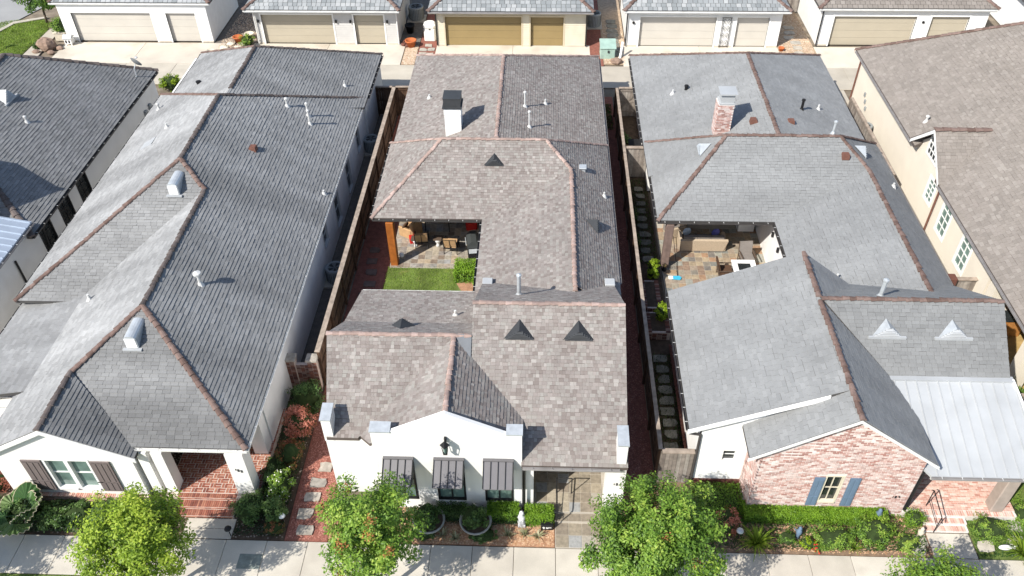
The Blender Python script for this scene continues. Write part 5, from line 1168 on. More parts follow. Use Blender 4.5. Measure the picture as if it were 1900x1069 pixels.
for k in range(21):
    z = .01+k*.077
    for x0, y0, n in ((-10.2, 22.68, 2), (-9.82, 22.78, 3), (-9.30, 22.68, 2)):
        if n == 3 and z > 1.25: continue
        w_ = (.38 if n == 2 else .52)/n
        for i in range(n): rows.append((frame_m((x0+i*w_+.004, y0, z), (1, 0, 0), (0, 0, 1), (0, -1, 0)), w_-.01, .066, .014))
bricks(wl, rows, 'brick_dark', 200)
# side gate and brick bits by the cream house
fence('grey wooden fence panel with brick pillar beside the cream house', 'x', 28.2, 18.3, 19.9, h=1.8, m='wood_grey', side=1)
MB().rbox(17.85, 18.3, 28.0, 28.4, 0, 1.95, .02).build('pillar', 'brick_dark', bpy.data.objects['wooden_fence.009'])
fence('arched wooden garden gate at the right edge', 'x', 21.6, 17.7, 19.2, h=1.7, m='wood_grey', side=-1, pl=.12)

# ------------------------------------------------------------------ stepping stones
ORD = 'first second third fourth fifth sixth seventh eighth ninth tenth'.split()
def stones(spots, label, group, m='flagstone', s=.55, z=0, frm=None):
    for i, (x, y) in enumerate(spots):
        n = 8; q = [random.uniform(.85, 1.05)*(1.18 if k % 2 else .92) for k in range(n)]; q[random.randrange(8)] *= .75; ax = random.uniform(.9, 1.15)
        b = MB(); b.prism([(s/2*ax*q[k]*math.cos(k*.785), s/2*.8*q[k]*math.sin(k*.785), 0) for k in range(n)], (0, 0, .045)); b.T = [random.random()]*len(b.F)
        o = obj('stepping_stone', mesh('stepping_stone', b.V, b.F, m, b.T), None, Matrix.Translation((x, y, z))); tag(o, (ORD[i]+' '+label+' counted from '+frm) if frm else label, 'stone', group)
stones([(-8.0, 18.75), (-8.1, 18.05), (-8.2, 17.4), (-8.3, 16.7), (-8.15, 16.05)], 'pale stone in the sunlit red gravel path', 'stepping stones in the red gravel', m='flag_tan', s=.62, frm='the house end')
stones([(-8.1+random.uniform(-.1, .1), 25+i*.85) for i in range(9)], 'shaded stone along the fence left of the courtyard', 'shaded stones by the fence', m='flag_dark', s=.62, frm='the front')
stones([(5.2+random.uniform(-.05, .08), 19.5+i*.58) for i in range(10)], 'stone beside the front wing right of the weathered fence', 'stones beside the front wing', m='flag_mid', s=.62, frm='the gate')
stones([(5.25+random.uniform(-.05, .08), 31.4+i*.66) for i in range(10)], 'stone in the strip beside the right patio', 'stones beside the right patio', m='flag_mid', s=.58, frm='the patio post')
stones([(4.95, 53.3+i*.75) for i in range(8)], 'dark square stone between the tan garage and white garage', 'stones between garages', m='flag_mid', s=.95, frm='the alley')
stones([(17.5+random.uniform(-.2, .2), 53.7+i*.8) for i in range(6)], 'flat stone in the pebbles between two white garages', 'stones in pebble bed', s=.8, frm='the alley')
stones([(-8.3, 53.2), (-7.8, 53.15), (-8.3, 53.85), (-7.75, 53.9), (-8.0, 54.5)], 'irregular flagstone in front of the white tank', 'flagstones by the white tank', s=.62, frm='the alley')
stones([(16.9, 16.9), (16.7, 16.3), (15.6, 16.1), (13.4, 16.25), (13.25, 15.85)], 'grey flagstone near the brick porch', 'flagstones by brick porch', s=.62, frm='the right')
# groundcover and loose gravel
pebbles('loose_gravel', 'loose red gravel on the path beside the left house', 'gravel', scatter(-8.75, -7.35, 15.7, 24, 5200, 8), 'gravel_red', (.018, .036), -.012)
pebbles('loose_gravel', 'loose red gravel right of the middle house', 'gravel', scatter(3.15, 4.35, 17.3, 34, 4200, 9), 'gravel_red', (.018, .036), -.012)
pebbles('loose_gravel', 'loose tan pebbles in the beds along the alley', 'gravel', np.concatenate((scatter(-9.5, -8.7, 51.7, 54.5, 1200, 10), scatter(4.2, 5.6, 52, 58, 1800, 11), scatter(16.3, 18.6, 53.3, 60, 2600, 12), scatter(-22.8, -20.4, 53.7, 60, 2000, 13))), 'gravel_tan', (.03, .06), 0)
pebbles('bark_chips', 'orange bark chips in the front beds', 'bark chips', np.concatenate((scatter(-7.2, .66, 15.68, 17.1, 6500, 14), scatter(2.7, 13.8, 15.7, 17.4, 5000, 15), scatter(-3.9, -2.45, 28.55, 30.2, 1500, 151, lambda x, y: (x+3.0)**2+(y-29.35)**2 < .75))), 'mulch', (.018, .042), -.008, flat=.35)
pebbles('leaf_litter', 'brown leaf litter in the beds of the left house', 'leaf litter', scatter(-20.5, -8.9, 15.7, 22.8, 5000, 16), 'wood_cap', (.02, .045), -.012, flat=.3)
blades('lawn_grass', 'short mown grass of the courtyard lawn', 'grass', scatter(-7.36, -2.45, 26.5, 30.56, 16000, 17, lambda x, y: not (x > -4.0 and y < 30.0 and (x+3.0)**2+(y-29.3)**2 < .9)), 'grass', (.03, .075), .022)
blades('corner_grass', 'bright mown grass at the far left corner', 'grass', scatter(-40.8, -36.2, 51, 58.3, 14000, 18, lambda x, y: x > -40.9+(y-50)*.08 and y < 58.6-abs(x+38.2)*.3), 'grass', (.05, .1), .04)
blades('verge_grass', 'mown grass strip along the near edge of the pavement', 'grass', np.concatenate((scatter(-22, 18, 12.6, 14.08, 16000, 19),)), 'grass', (.05, .11), .022, z=-.03)
blades('side_grass', 'lawn grass at the right edge', 'grass', scatter(15.5, 20, 17.5, 21.4, 6000, 20), 'grass', (.04, .09), .022)
blades('groundcover', 'dark groundcover between the stepping stones', 'groundcover', np.concatenate((scatter(4.55, 5.72, 18.7, 25, 4500, 21), scatter(4.55, 5.75, 31, 38.3, 3500, 22), scatter(3.5, 4.3, 43.5, 46.5, 1800, 23))), 'leaf_dark', (.05, .12), .03)

mat_cover('groundcover', 'dark leafy groundcover in the front bed of the left house', -21, -12.9, 15.66, 16.95, .32, 'leaf_dark', 9000, .085, 61, .1, .8)
mat_cover('groundcover', 'dark leafy groundcover beside the gravel path', -10.7, -8.95, 15.75, 22.6, .22, 'leaf_dark', 5500, .075, 62, 0, .6)
mat_cover('groundcover', 'low green plants in the bed of the brick fronted house', 6.0, 13.6, 15.75, 17.2, .2, 'leaf_green', 4200, .075, 63, .0, .6)
mat_cover('groundcover', 'dark plants below the awnings of the middle house', -5.6, -.6, 16.4, 17.05, .2, 'leaf_dark', 3000, .07, 64, .1, .7)
mat_cover('groundcover', 'mixed green plants right of the brick steps', 15.3, 18.5, 15.7, 17.4, .2, 'leaf_green', 4200, .07, 65, .1, .8)
# ------------------------------------------------------------------ street trees
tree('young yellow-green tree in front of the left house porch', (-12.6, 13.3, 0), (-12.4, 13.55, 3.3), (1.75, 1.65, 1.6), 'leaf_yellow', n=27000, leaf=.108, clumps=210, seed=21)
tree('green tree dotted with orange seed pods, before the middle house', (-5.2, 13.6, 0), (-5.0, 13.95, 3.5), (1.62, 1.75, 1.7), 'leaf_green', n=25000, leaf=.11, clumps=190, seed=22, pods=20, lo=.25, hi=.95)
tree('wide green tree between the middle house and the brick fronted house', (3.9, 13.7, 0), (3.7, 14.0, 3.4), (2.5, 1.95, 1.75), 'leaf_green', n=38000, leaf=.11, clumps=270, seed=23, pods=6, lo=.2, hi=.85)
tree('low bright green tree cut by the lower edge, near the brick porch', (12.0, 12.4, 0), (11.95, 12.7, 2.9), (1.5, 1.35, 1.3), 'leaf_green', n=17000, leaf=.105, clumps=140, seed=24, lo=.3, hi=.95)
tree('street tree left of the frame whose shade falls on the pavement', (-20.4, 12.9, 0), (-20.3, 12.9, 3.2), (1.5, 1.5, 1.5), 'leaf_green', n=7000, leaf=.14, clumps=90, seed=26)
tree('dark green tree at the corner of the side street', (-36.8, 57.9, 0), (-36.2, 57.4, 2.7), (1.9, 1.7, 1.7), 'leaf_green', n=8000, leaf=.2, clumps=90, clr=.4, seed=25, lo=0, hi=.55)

# ------------------------------------------------------------------ shrubs
sh = shrub
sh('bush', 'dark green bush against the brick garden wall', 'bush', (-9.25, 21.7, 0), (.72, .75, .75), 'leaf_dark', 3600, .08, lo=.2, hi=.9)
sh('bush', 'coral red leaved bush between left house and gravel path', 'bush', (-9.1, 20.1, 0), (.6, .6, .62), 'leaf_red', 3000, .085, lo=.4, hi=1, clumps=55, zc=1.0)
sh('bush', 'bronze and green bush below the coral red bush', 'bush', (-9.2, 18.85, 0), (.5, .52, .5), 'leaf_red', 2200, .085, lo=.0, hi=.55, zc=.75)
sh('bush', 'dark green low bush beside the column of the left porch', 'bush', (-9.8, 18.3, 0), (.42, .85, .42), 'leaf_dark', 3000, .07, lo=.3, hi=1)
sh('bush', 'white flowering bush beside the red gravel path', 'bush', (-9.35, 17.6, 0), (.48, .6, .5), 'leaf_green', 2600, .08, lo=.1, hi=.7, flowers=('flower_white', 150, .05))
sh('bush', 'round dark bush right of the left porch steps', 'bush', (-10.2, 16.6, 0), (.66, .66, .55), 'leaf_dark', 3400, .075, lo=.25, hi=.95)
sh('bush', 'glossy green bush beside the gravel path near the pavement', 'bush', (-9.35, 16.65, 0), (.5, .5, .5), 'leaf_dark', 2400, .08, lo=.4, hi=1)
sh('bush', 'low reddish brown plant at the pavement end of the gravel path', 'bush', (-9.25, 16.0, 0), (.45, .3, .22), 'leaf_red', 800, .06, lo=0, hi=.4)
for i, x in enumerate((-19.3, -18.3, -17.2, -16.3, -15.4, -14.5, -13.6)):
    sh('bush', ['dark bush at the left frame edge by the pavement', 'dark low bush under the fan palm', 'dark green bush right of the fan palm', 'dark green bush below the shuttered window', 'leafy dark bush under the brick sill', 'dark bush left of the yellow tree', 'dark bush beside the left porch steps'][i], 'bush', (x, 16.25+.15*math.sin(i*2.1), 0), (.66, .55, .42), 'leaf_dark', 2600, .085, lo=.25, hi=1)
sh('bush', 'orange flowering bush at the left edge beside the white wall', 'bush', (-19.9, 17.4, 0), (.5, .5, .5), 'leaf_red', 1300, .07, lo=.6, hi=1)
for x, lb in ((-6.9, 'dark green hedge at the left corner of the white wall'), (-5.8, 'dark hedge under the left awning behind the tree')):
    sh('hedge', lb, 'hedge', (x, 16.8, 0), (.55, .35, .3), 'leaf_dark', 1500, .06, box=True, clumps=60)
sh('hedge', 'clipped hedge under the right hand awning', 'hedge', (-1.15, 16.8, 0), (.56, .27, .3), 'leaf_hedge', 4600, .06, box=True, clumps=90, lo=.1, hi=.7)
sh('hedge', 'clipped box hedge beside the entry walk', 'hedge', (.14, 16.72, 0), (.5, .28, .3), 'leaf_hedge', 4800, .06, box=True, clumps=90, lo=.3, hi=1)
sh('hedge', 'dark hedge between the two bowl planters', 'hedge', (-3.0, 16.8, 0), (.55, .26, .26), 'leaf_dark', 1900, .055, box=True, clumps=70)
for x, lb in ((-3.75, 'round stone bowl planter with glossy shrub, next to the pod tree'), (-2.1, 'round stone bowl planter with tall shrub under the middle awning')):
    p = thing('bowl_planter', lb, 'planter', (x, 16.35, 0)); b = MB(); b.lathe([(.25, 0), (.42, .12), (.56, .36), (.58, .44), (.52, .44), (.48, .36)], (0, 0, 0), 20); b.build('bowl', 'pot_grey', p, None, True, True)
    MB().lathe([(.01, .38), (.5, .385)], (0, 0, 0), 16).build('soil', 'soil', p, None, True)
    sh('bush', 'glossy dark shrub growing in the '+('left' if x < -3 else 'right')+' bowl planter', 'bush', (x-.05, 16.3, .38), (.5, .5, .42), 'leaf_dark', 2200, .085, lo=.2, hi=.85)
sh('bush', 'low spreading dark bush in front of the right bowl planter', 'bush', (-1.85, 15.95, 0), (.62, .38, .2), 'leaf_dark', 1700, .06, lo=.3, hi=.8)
sh('bush', 'low spreading dark bush left of the right bowl planter', 'bush', (-3.9, 15.95, 0), (.5, .3, .2), 'leaf_dark', 1200, .06)
for i, (x, y) in enumerate(((-3.25, 15.98), (-2.8, 15.88), (-.95, 16.05), (-.35, 16.1), (.1, 16.05))):
    strap_plant('spider_plant', ['pale striped strap plant nearest the pod tree', 'small pale strap plant left of the spreading bush', 'pale strap plant right of the spreading bush', 'pale strap plant before the white statue', 'pale strap plant before the black box'][i], (x, y, 0), 26, .42, 'leaf_pale', 'plant', .8, .04, None, 30+i)
# front of the brick house
for i, x in enumerate((7.9, 8.9, 9.9, 10.9, 11.9)):
    sh('hedge', ['clipped hedge at the left end of the brick wall', 'clipped hedge left of the blue shutters', 'clipped hedge below the blue shutters', 'clipped hedge right of the blue shutters', 'clipped hedge below the house number'][i], 'hedge', (x, 17.1, 0), (.5, .32, .26), 'leaf_hedge', 5200, .06, box=True, clumps=150, lo=.3, hi=1)
sh('hedge', 'shaded hedge before the white siding wall', 'hedge', (6.6, 17.6, 0), (.85, .6, .22), 'leaf_hedge', 4800, .06, box=True, clumps=70, lo=.1, hi=.6)
sh('bush', 'red leaved shrub beside the wide tree', 'bush', (6.75, 16.6, 0), (.42, .6, .42), 'leaf_red', 1500, .075, lo=.45, hi=1)
sh('bush', 'round clipped ball bush by the handrail', 'bush', (13.35, 16.95, 0), (.38, .38, .36), 'leaf_hedge', 2200, .05, lo=.3, hi=1, clumps=60)
sh('bush', 'broad rounded bush in the bed below the blue shutters', 'bush', (10.35, 16.05, 0), (.72, .48, .4), 'leaf_green', 3400, .06, lo=.2, hi=.8, clumps=60)
sh('bush', 'large leafy bush left of the ball bush', 'bush', (11.75, 16.3, 0), (.78, .55, .5), 'leaf_green', 3600, .075, lo=.15, hi=.8, clumps=60)
sh('bush', 'fine leaved green bush right of the brick steps', 'bush', (15.8, 16.6, 0), (.72, .55, .4), 'leaf_green', 3600, .05, lo=.3, hi=.9, clumps=60)
sh('bush', 'green bush behind the porch column', 'bush', (17.3, 17.3, 0), (.45, .6, .35), 'leaf_green', 1700, .06, lo=.3, hi=.9)
sh('bush', 'low lime green plant in the bed near the blue figurine', 'bush', (9.45, 15.95, 0), (.3, .25, .2), 'leaf_lime', 600, .07)
sh('bush', 'small brownish plant beside the lily clump', 'bush', (8.75, 16.1, 0), (.35, .3, .22), 'leaf_green', 700, .06, lo=.1, hi=.5)
sh('bush', 'small red flowering plant in the bed of the brick house', 'bush', (9.75, 15.8, 0), (.22, .18, .15), 'leaf_green', 350, .05, flowers=('flower_red', 40, .06))
sh('bush', 'bright green shrub at the end of the concrete walk', 'bush', (12.85, 16.0, 0), (.45, .35, .3), 'leaf_green', 1300, .06, lo=.4, hi=1)
strap_plant('lily_clump', 'arching green lily clump beside the wide tree', (7.7, 15.95, 0), 110, 1.0, 'leaf_strap', 'plant', .85, .045, None, 41); strap_plant('lily_clump', 'bright yellow-green lily clump at the right edge', (16.75, 15.8, 0), 120, 1.1, 'leaf_strap', 'plant', .85, .045, None, 42)
strap_plant('lily_clump', 'small bright lily clump left of the leafy bush', (11.05, 15.85, 0), 30, .45, 'leaf_strap', 'plant', .8, .035, None, 43)
# courtyards and alley
sh('bush', 'clipped green shrub in the corner of the courtyard lawn', 'bush', (-3.4, 29.95, 0), (.62, .5, .36), 'leaf_hedge', 4200, .075, lo=.4, hi=1, clumps=60, box=True)
sh('bush', 'green shrub against the wall of the courtyard', 'bush', (-2.85, 29.2, 0), (.3, .6, .28), 'leaf_hedge', 2000, .07, lo=.3, hi=1)
sh('bush', 'upright lime green shrub beside the right patio post', 'bush', (5.35, 29.9, 0), (.32, .38, .62), 'leaf_lime', 1700, .09)
sh('bush', 'lime green shrub in the brick raised bed', 'bush', (5.4, 26.75, .45), (.34, .36, .45), 'leaf_lime', 1500, .09)
sh('bush', 'yellow-green bush at the edge of the alley', 'bush', (-23.9, 47.9, 0), (.8, .6, .55), 'leaf_lime', 1700, .11, lo=0, hi=.8)
sh('bush', 'green bush beside the second garage downspout', 'bush', (-20.7, 54.3, 0), (.55, .55, .45), 'leaf_green', 900, .11, lo=.3, hi=.9)
sh('bush', 'green shrub in the box planter by the white sided garage', 'bush', (-34.4, 55.2, .5), (.6, .55, .55), 'leaf_green', 1100, .11, lo=.1, hi=.8)
sh('bush', 'dark tuft of grass by the boulder', 'bush', (-35.5, 53.6, 0), (.3, .3, .25), 'leaf_dark', 350, .1)
sh('bush', 'green shrub in the tan court at the right edge', 'bush', (19.6, 22.6, 0), (.6, .5, .5), 'leaf_green', 1500, .08, lo=.2, hi=.8)
for i, (y, x) in enumerate(((32.6, 4.75), (34.8, 4.8), (40.5, 4.8), (42.0, 4.85))): sh('bush', ['dark shrub by the fence opposite the right patio', 'second dark shrub by the fence opposite the right patio', 'dark shrub by the fence beyond the cross fence', 'dark shrub by the fence near the braced gate'][i], 'bush', (x, y, 0), (.3, .6, .3), 'leaf_dark', 800, .09)
# fan palm
fp = thing('fan_palm', 'fan palm with broad pleated leaves by the left pavement', 'palm', (-18.2, 16.1, 0)); MB().tube((0, 0, 0), (0, 0, .5), .12, .09).build('trunk', 'bark', fp, None, True)
r = random.Random(5)
for i in range(9):
    a = i*2*math.pi/9+r.uniform(-.2, .2); el = r.uniform(.15, .9); d = Vector((math.cos(a)*math.cos(el), math.sin(a)*math.cos(el), math.sin(el))); s_ = Vector((-math.sin(a), math.cos(a), 0)); n_ = d.cross(s_)
    base = Vector((0, 0, .5)); hub = base+d*.55; V = [hub]; F = []; n = 22; rad = r.uniform(.42, .6)
    for k in range(n+1):
        f = -1.9+3.8*k/n; dirp = d*math.cos(f)+s_*math.sin(f); V.append(hub+dirp*rad*(1-.05*(k % 2))*(.9+.1*math.cos(f))+n_*((.03 if k % 2 else -.03))-Vector((0, 0, .12*abs(math.sin(f)))))
    for k in range(n): F.append((0, k+1, k+2))
    lf = obj('frond', mesh('frond', V, F, 'palm', r.uniform(.1, 1)), fp, None, True)
    b = MB(); b.path([v for v in V[1:]], .012, 4); b.build('frond_rim', 'palm_rim', lf, None, True); b = MB(); b.tube(base, hub, .025, .015, 6); b.build('stalk', 'palm', lf, None, True)
# ------------------------------------------------------------------ patio furniture, middle house
def lounge_chair(label, loc, rz, cushion, frame, group=None, arms=True):
    t = thing('patio_chair', label, 'chair', loc, rz, group); b = MB()
    for x in (-.32, .32):
        for y in (-.32, .3): MB().tube((x, y, 0), (x, y, .42 if y < 0 else .4), .022, n=6).build('leg', frame, t, None, True)
        if arms: MB().bar((x, -.34, .62), (x, .34, .6), .05, .03).build('armrest', frame, t, None, True)
    b.box(-.34, .34, -.34, .34, .34, .39); b.build('seat_frame', frame, t, None, True)
    b = MB()
    for x in (-.32, 0, .32): b.bar((x, .3, .38), (x, .46, 1.0), .03, .03)
    b.bar((-.34, .46, 1.0), (.34, .46, 1.0), .03, .04); b.build('back_frame', frame, t, None, True)
    MB().rbox(-.3, .3, -.32, .28, .39, .52, .03).build('seat_cushion', cushion, t, None, True)
    b = MB(); b.prism([(-.3, .22, .5), (.3, .22, .5), (.3, .38, 1.02), (-.3, .38, 1.02)], (0, .1, .01)); b.build('back_cushion', cushion, t, None, True)
    return t
z0 = .035
lounge_chair('black metal patio chair with tan back, left of the white bowl table', (-5.85, 32.25, z0), math.pi+.1, 'cushion_tan', 'black_metal'); lounge_chair('tan cushioned patio chair with curled metal frame facing the shade', (-4.35, 31.85, z0), math.pi-.08, 'cushion_tan', 'black_metal')
ar = thing('armchair', 'tan upholstered armchair with brown pillow at the patio edge', 'armchair', (-6.55, 33.15, z0), -2.1)
MB().rbox(-.4, .4, -.4, .36, .06, .42, .04).build('seat', 'cushion_tan', ar, None, True); MB().rbox(-.42, .42, .28, .48, .06, .98, .05).build('backrest', 'cushion_tan', ar, None, True)
for x in (-.46, .32): MB().rbox(x, x+.14, -.4, .4, .06, .62, .04).build('armrest', 'cushion_tan', ar, None, True)
for x in (-.36, .36):
    for y in (-.34, .4): MB().tube((x, y, 0), (x, y, .08), .03).build('leg', 'wood_brown', ar, None, True)
tag(MB().blob((0, 0, 0), .24, .09, .2).build('pillow', 'cushion_brown', None, Matrix.Translation((-6.75, 33.0, .66)) @ Matrix.Rotation(-2.1, 4, 'Z') @ Matrix.Rotation(-.4, 4, 'X'), smooth=True), 'brown patterned pillow on the tan armchair', 'pillow')
tag(MB().rbox(-.17, .17, -.16, .16, 0, .36, .03).build('gift_box', 'cloth_red', None, Matrix.Translation((-6.35, 32.5, z0)) @ Matrix.Rotation(.3, 4, 'Z')), 'bright red box on the patio beside the armchair', 'box')
for x, y, lb in ((-6.15, 32.15, 'white pedestal bowl at the feet of the red box'), (-5.05, 32.2, 'white pedestal bowl between the two patio chairs')):
    p = thing('pedestal_bowl', lb, 'bowl', (x, y, z0)); MB().lathe([(.12, 0), (.07, .1), (.09, .2), (.2, .4), (.22, .46), (.18, .46)], (0, 0, 0), 16).build('bowl', 'white_paint', p, None, True, True); MB().rbox(-.21, .21, -.2, .2, .46, .52, .01).build('tray', 'wicker_dark', p, None, True)
gr = thing('barbecue_grill', 'black barbecue grill with hood beside the courtyard wall', 'grill', (-3.25, 31.55, z0), -math.pi/2+.15)
MB().rbox(-.42, .42, -.28, .28, .1, .72, .03).build('cabinet', 'black_metal', gr, None, True); b = MB(); b.prism([(-.44, -.3, .74), (-.44, -.28, .95), (-.44, -.1, 1.12), (-.44, .16, 1.12), (-.44, .3, .95), (-.44, .3, .74)], (.88, 0, 0)); hd = b.build('hood', 'ac_dark', gr, None, True)
MB().tube((-.3, -.34, .86), (.3, -.34, .86), .02).build('handle', 'galv', hd, None, True)
for x in (-.78, .46): MB().rbox(x, x+.3, -.24, .24, .68, .72, .01).build('side_shelf', 'galv', gr, None, True)
for x in (-.38, .38):
    for y in (-.24, .24): MB().tube((x, y, 0), (x, y, .1), .04).build('wheel', 'black_plastic', gr, None, True)
tag(MB().rbox(-.28, .28, -.2, .2, 0, .42, .05).build('cooler', 'cloth_red', None, Matrix.Translation((-3.5, 33.7, z0)) @ Matrix.Rotation(.2, 4, 'Z')), 'dark red cooler in the shade near the wall', 'cooler')
tb = thing('patio_table', 'dark metal table in the shade behind the chairs', 'table', (-5.2, 33.7, z0)); MB().rbox(-.7, .7, -.45, .45, .68, .72, .02).build('tabletop', 'glass_dark', tb, None, True)
for x in (-.6, .6):
    for y in (-.36, .36): MB().tube((x, y, 0), (x, y, .68), .025).build('leg', 'black_metal', tb, None, True)
tag(MB().blob((0, 0, .14), .13, .13, .14).build('garden_ball', 'white_paint', None, Matrix.Translation((-6.75, 31.25, z0)), smooth=True), 'small white ball at the foot of the orange post', 'ball')
# ------------------------------------------------------------------ patio furniture, right house
sf = thing('sofa', 'tan wicker sofa with grey cushions, its back to the camera', 'sofa', (8.0, 32.45, z0))
MB().prism([(-1.02, -.42, .04), (1.02, -.42, .04), (1.16, -.5, .72), (-1.16, -.5, .72)], (0, .14, .02)).build('backrest', 'wicker_tan', sf, None, True); MB().rbox(-1.04, 1.04, -.3, .45, .04, .36, .03).build('base', 'wicker_tan', sf, None, True)
for x in (-1.14, .98): MB().rbox(x, x+.16, -.4, .46, .04, .6, .03).build('armrest', 'wicker_tan', sf, None, True)
for k in range(3):
    x = -.96+k*.645; MB().rbox(x, x+.63, -.26, .42, .36, .48, .04).build('seat_cushion', 'cushion_grey', sf, None, True); MB().prism([(x, -.34, .46), (x+.63, -.34, .46), (x+.63, -.38, .86), (x, -.38, .86)], (0, .16, .02)).build('back_cushion', 'cushion_grey', sf, None, True)
for x, y, m, lb in ((7.25, 32.75, 'cloth_light', 'pale patterned pillow at the left end of the sofa'), (8.65, 32.7, 'cloth_blue', 'violet blue pillow at the right end of the sofa')):
    tag(MB().blob((0, 0, 0), .23, .1, .23).build('pillow', m, None, Matrix.Translation((x, y, .72)) @ Matrix.Rotation(.3, 4, 'Z'), smooth=True), lb, 'pillow')
ar = thing('armchair', 'tan wicker armchair near the brown patio post', 'armchair', (6.75, 33.6, z0), -1.2)
MB().rbox(-.4, .4, -.4, .36, .04, .4, .04).build('seat', 'cushion_grey', ar, None, True); MB().rbox(-.44, .44, .28, .48, .04, .9, .05).build('backrest', 'wicker_tan', ar, None, True)
for x in (-.5, .36): MB().rbox(x, x+.14, -.4, .4, .04, .6, .04).build('armrest', 'wicker_tan', ar, None, True)
tag(MB().blob((0, 0, 0), .24, .1, .22).build('pillow', 'cloth_light', None, Matrix.Translation((6.62, 33.65, .64)) @ Matrix.Rotation(-1.2, 4, 'Z'), smooth=True), 'pale blue pillow on the wicker armchair', 'pillow')
lounge_chair('brown sling chair behind the white dining table', (9.95, 31.15, z0), 0.1, 'cushion_grey', 'wicker_dark'); lounge_chair('dark metal chair left of the white dining table', (8.75, 30.15, z0), math.pi/2, 'cushion_brown', 'wicker_dark')
tb = thing('dining_table', 'white framed table with dark glass inset near the roof edge', 'table', (9.6, 30.05, z0)); b = MB(); b.box(-.55, -.3, -.5, .5, .7, .74); b.box(.3, .55, -.5, .5, .7, .74); b.box(-.3, .3, -.5, -.25, .7, .74); b.box(-.3, .3, .25, .5, .7, .74); b.build('tabletop', 'white_paint', tb, None, True)
part('inset', 'glass_dark', tb, (-.3, .3, -.25, .25, .695, .73), local=True)
for x in (-.48, .48):
    for y in (-.43, .43): MB().tube((x, y, 0), (x, y, .7), .025).build('leg', 'galv', tb, None, True)
nt = thing('pool_net', 'blue pool skimmer on a long pole lying on the patio', 'skimmer', (6.55, 30.0, z0)); MB().tube((.02, .1, .05), (.1, 2.9, .25), .015).build('pole', 'black_metal', nt, None, True)
MB().prism([(-.28, -.12, .03), (.12, -.16, .03), (.2, .0, .03), (.1, .12, .03), (-.26, .1, .03)], (0, 0, .03)).build('net', 'pool_blue', nt, None, True); MB().rbox(-.42, -.2, -.12, .1, .03, .08, .02).build('scoop', 'white_paint', nt, None, True)
sb = thing('storage_chest', 'white storage chest against the shaded patio wall', 'chest', (10.4, 34.0, z0)); MB().rbox(-.4, .4, -.3, .3, 0, .6, .02).build('body', 'white_paint', sb, None, True); MB().rbox(-.43, .43, -.33, .33, .6, .66, .02).build('lid', 'white_paint', sb, None, True)
yb = thing('garden_figure', 'small yellow and black figure at the foot of the brown post', 'ornament', (5.98, 30.55, 0)); MB().lathe([(.08, 0), (.12, .1), (.08, .22), (.02, .3)], (0, 0, 0), 10).build('body', 'black_plastic', yb, None, True, True); MB().blob((0, 0, .36), .09, .09, .09).build('head', 'leaf_lime' if 0 else 'floor_tan', yb, None, True, smooth=True)
for x0, x1, y0, y1, h, lb in ((4.7, 5.55, 27.5, 29.4, .45, 'brick raised bed beside the right patio'), (4.75, 5.75, 25.9, 27.2, .5, 'stepped brick raised bed with lime shrub')):
    rb = thing('raised_bed', lb, 'planter', ((x0+x1)/2, (y0+y1)/2, 0)); w_ = part('wall', 'mortar_l', rb, (x0, x1, y0, y1, 0, h-.06)); rows = []
    for k in range(5):
        for i in range(int((x1-x0)/.217)): rows.append((frame_m((x0+i*.217, y0, .01+k*.078), (1, 0, 0), (0, 0, 1), (0, -1, 0)), .205, .066, .014))
    for i in range(int((y1-y0)/.078)):
        for xx in (x0, x1-.2): rows.append((frame_m((xx, y0+i*.078, h-.06), (1, 0, 0), (0, 1, 0), (0, 0, 1)), .2, .068, .05))
    bricks(w_, rows, 'brick_dark', 60); part('soil', 'soil', rb, (x0+.2, x1-.2, y0+.1, y1-.1, h-.06, h-.03))
# ------------------------------------------------------------------ small garden things
st = thing('statue', 'small white stone statue between the two clipped hedges', 'statue', (-.48, 16.5, 0))
MB().box(-.13, .13, -.13, .13, 0, .12).build('plinth', 'statue_stone', st, None, True); b = MB(); b.lathe([(.13, .12), (.15, .2), (.11, .34), (.14, .46), (.12, .56), (.05, .62), (.08, .68), (.085, .74), (.05, .8), (.0, .82)], (0, 0, 0), 12); b.tube((-.12, 0, .5), (-.02, -.13, .36), .035, .03, 6); b.tube((.12, 0, .5), (.02, -.13, .34), .035, .03, 6); b.build('figure', 'statue_stone', st, None, True, True)
pb = thing('parcel_box', 'black box with white lettering beside the entry walk', 'box', (.42, 16.4, 0)); MB().rbox(-.22, .22, -.1, .1, 0, .26, .02).build('body', 'black_plastic', pb, None, True); b = MB()
b.box(-.03, .0, -.108, -.1, .09, .18); b.box(.0, .05, -.108, -.1, .09, .12)
for k in range(4): b.box(.02+k*.035, .045+k*.035, -.108, -.101, .13, .18)
b.build('lettering', 'print_white', pb, None, True); b = MB(); b.prism([(-.17, -.108, .14), (-.11, -.108, .21), (-.05, -.108, .14)], (0, .007, 0)); b.box(-.135, -.085, -.107, -.101, .07, .14); b.build('arrow_mark', 'print_white', pb, None, True)
hr = thing('handrail', 'black iron handrail beside the slate entry steps', 'handrail', (.75, 17.0, 0)); b = MB()
for y, z in ((-.55, 0), (.75, .15)): MB().bar((0, y, z), (0, y, z+.92), .03, .03).build('post', 'black_metal', hr, None, True)
MB().path([(0, -.6, .9), (0, -.55, .94), (0, .75, 1.09)], .024).build('rail', 'black_metal', hr, None, True); MB().path([(0, .75, 1.07), (.55, .75, 1.07), (.55, .75, .15)], .02).build('rail', 'black_metal', hr, None, True); MB().path([(0, -.5, .4), (0, .72, .52)], .014).build('rail', 'black_metal', hr, None, True)
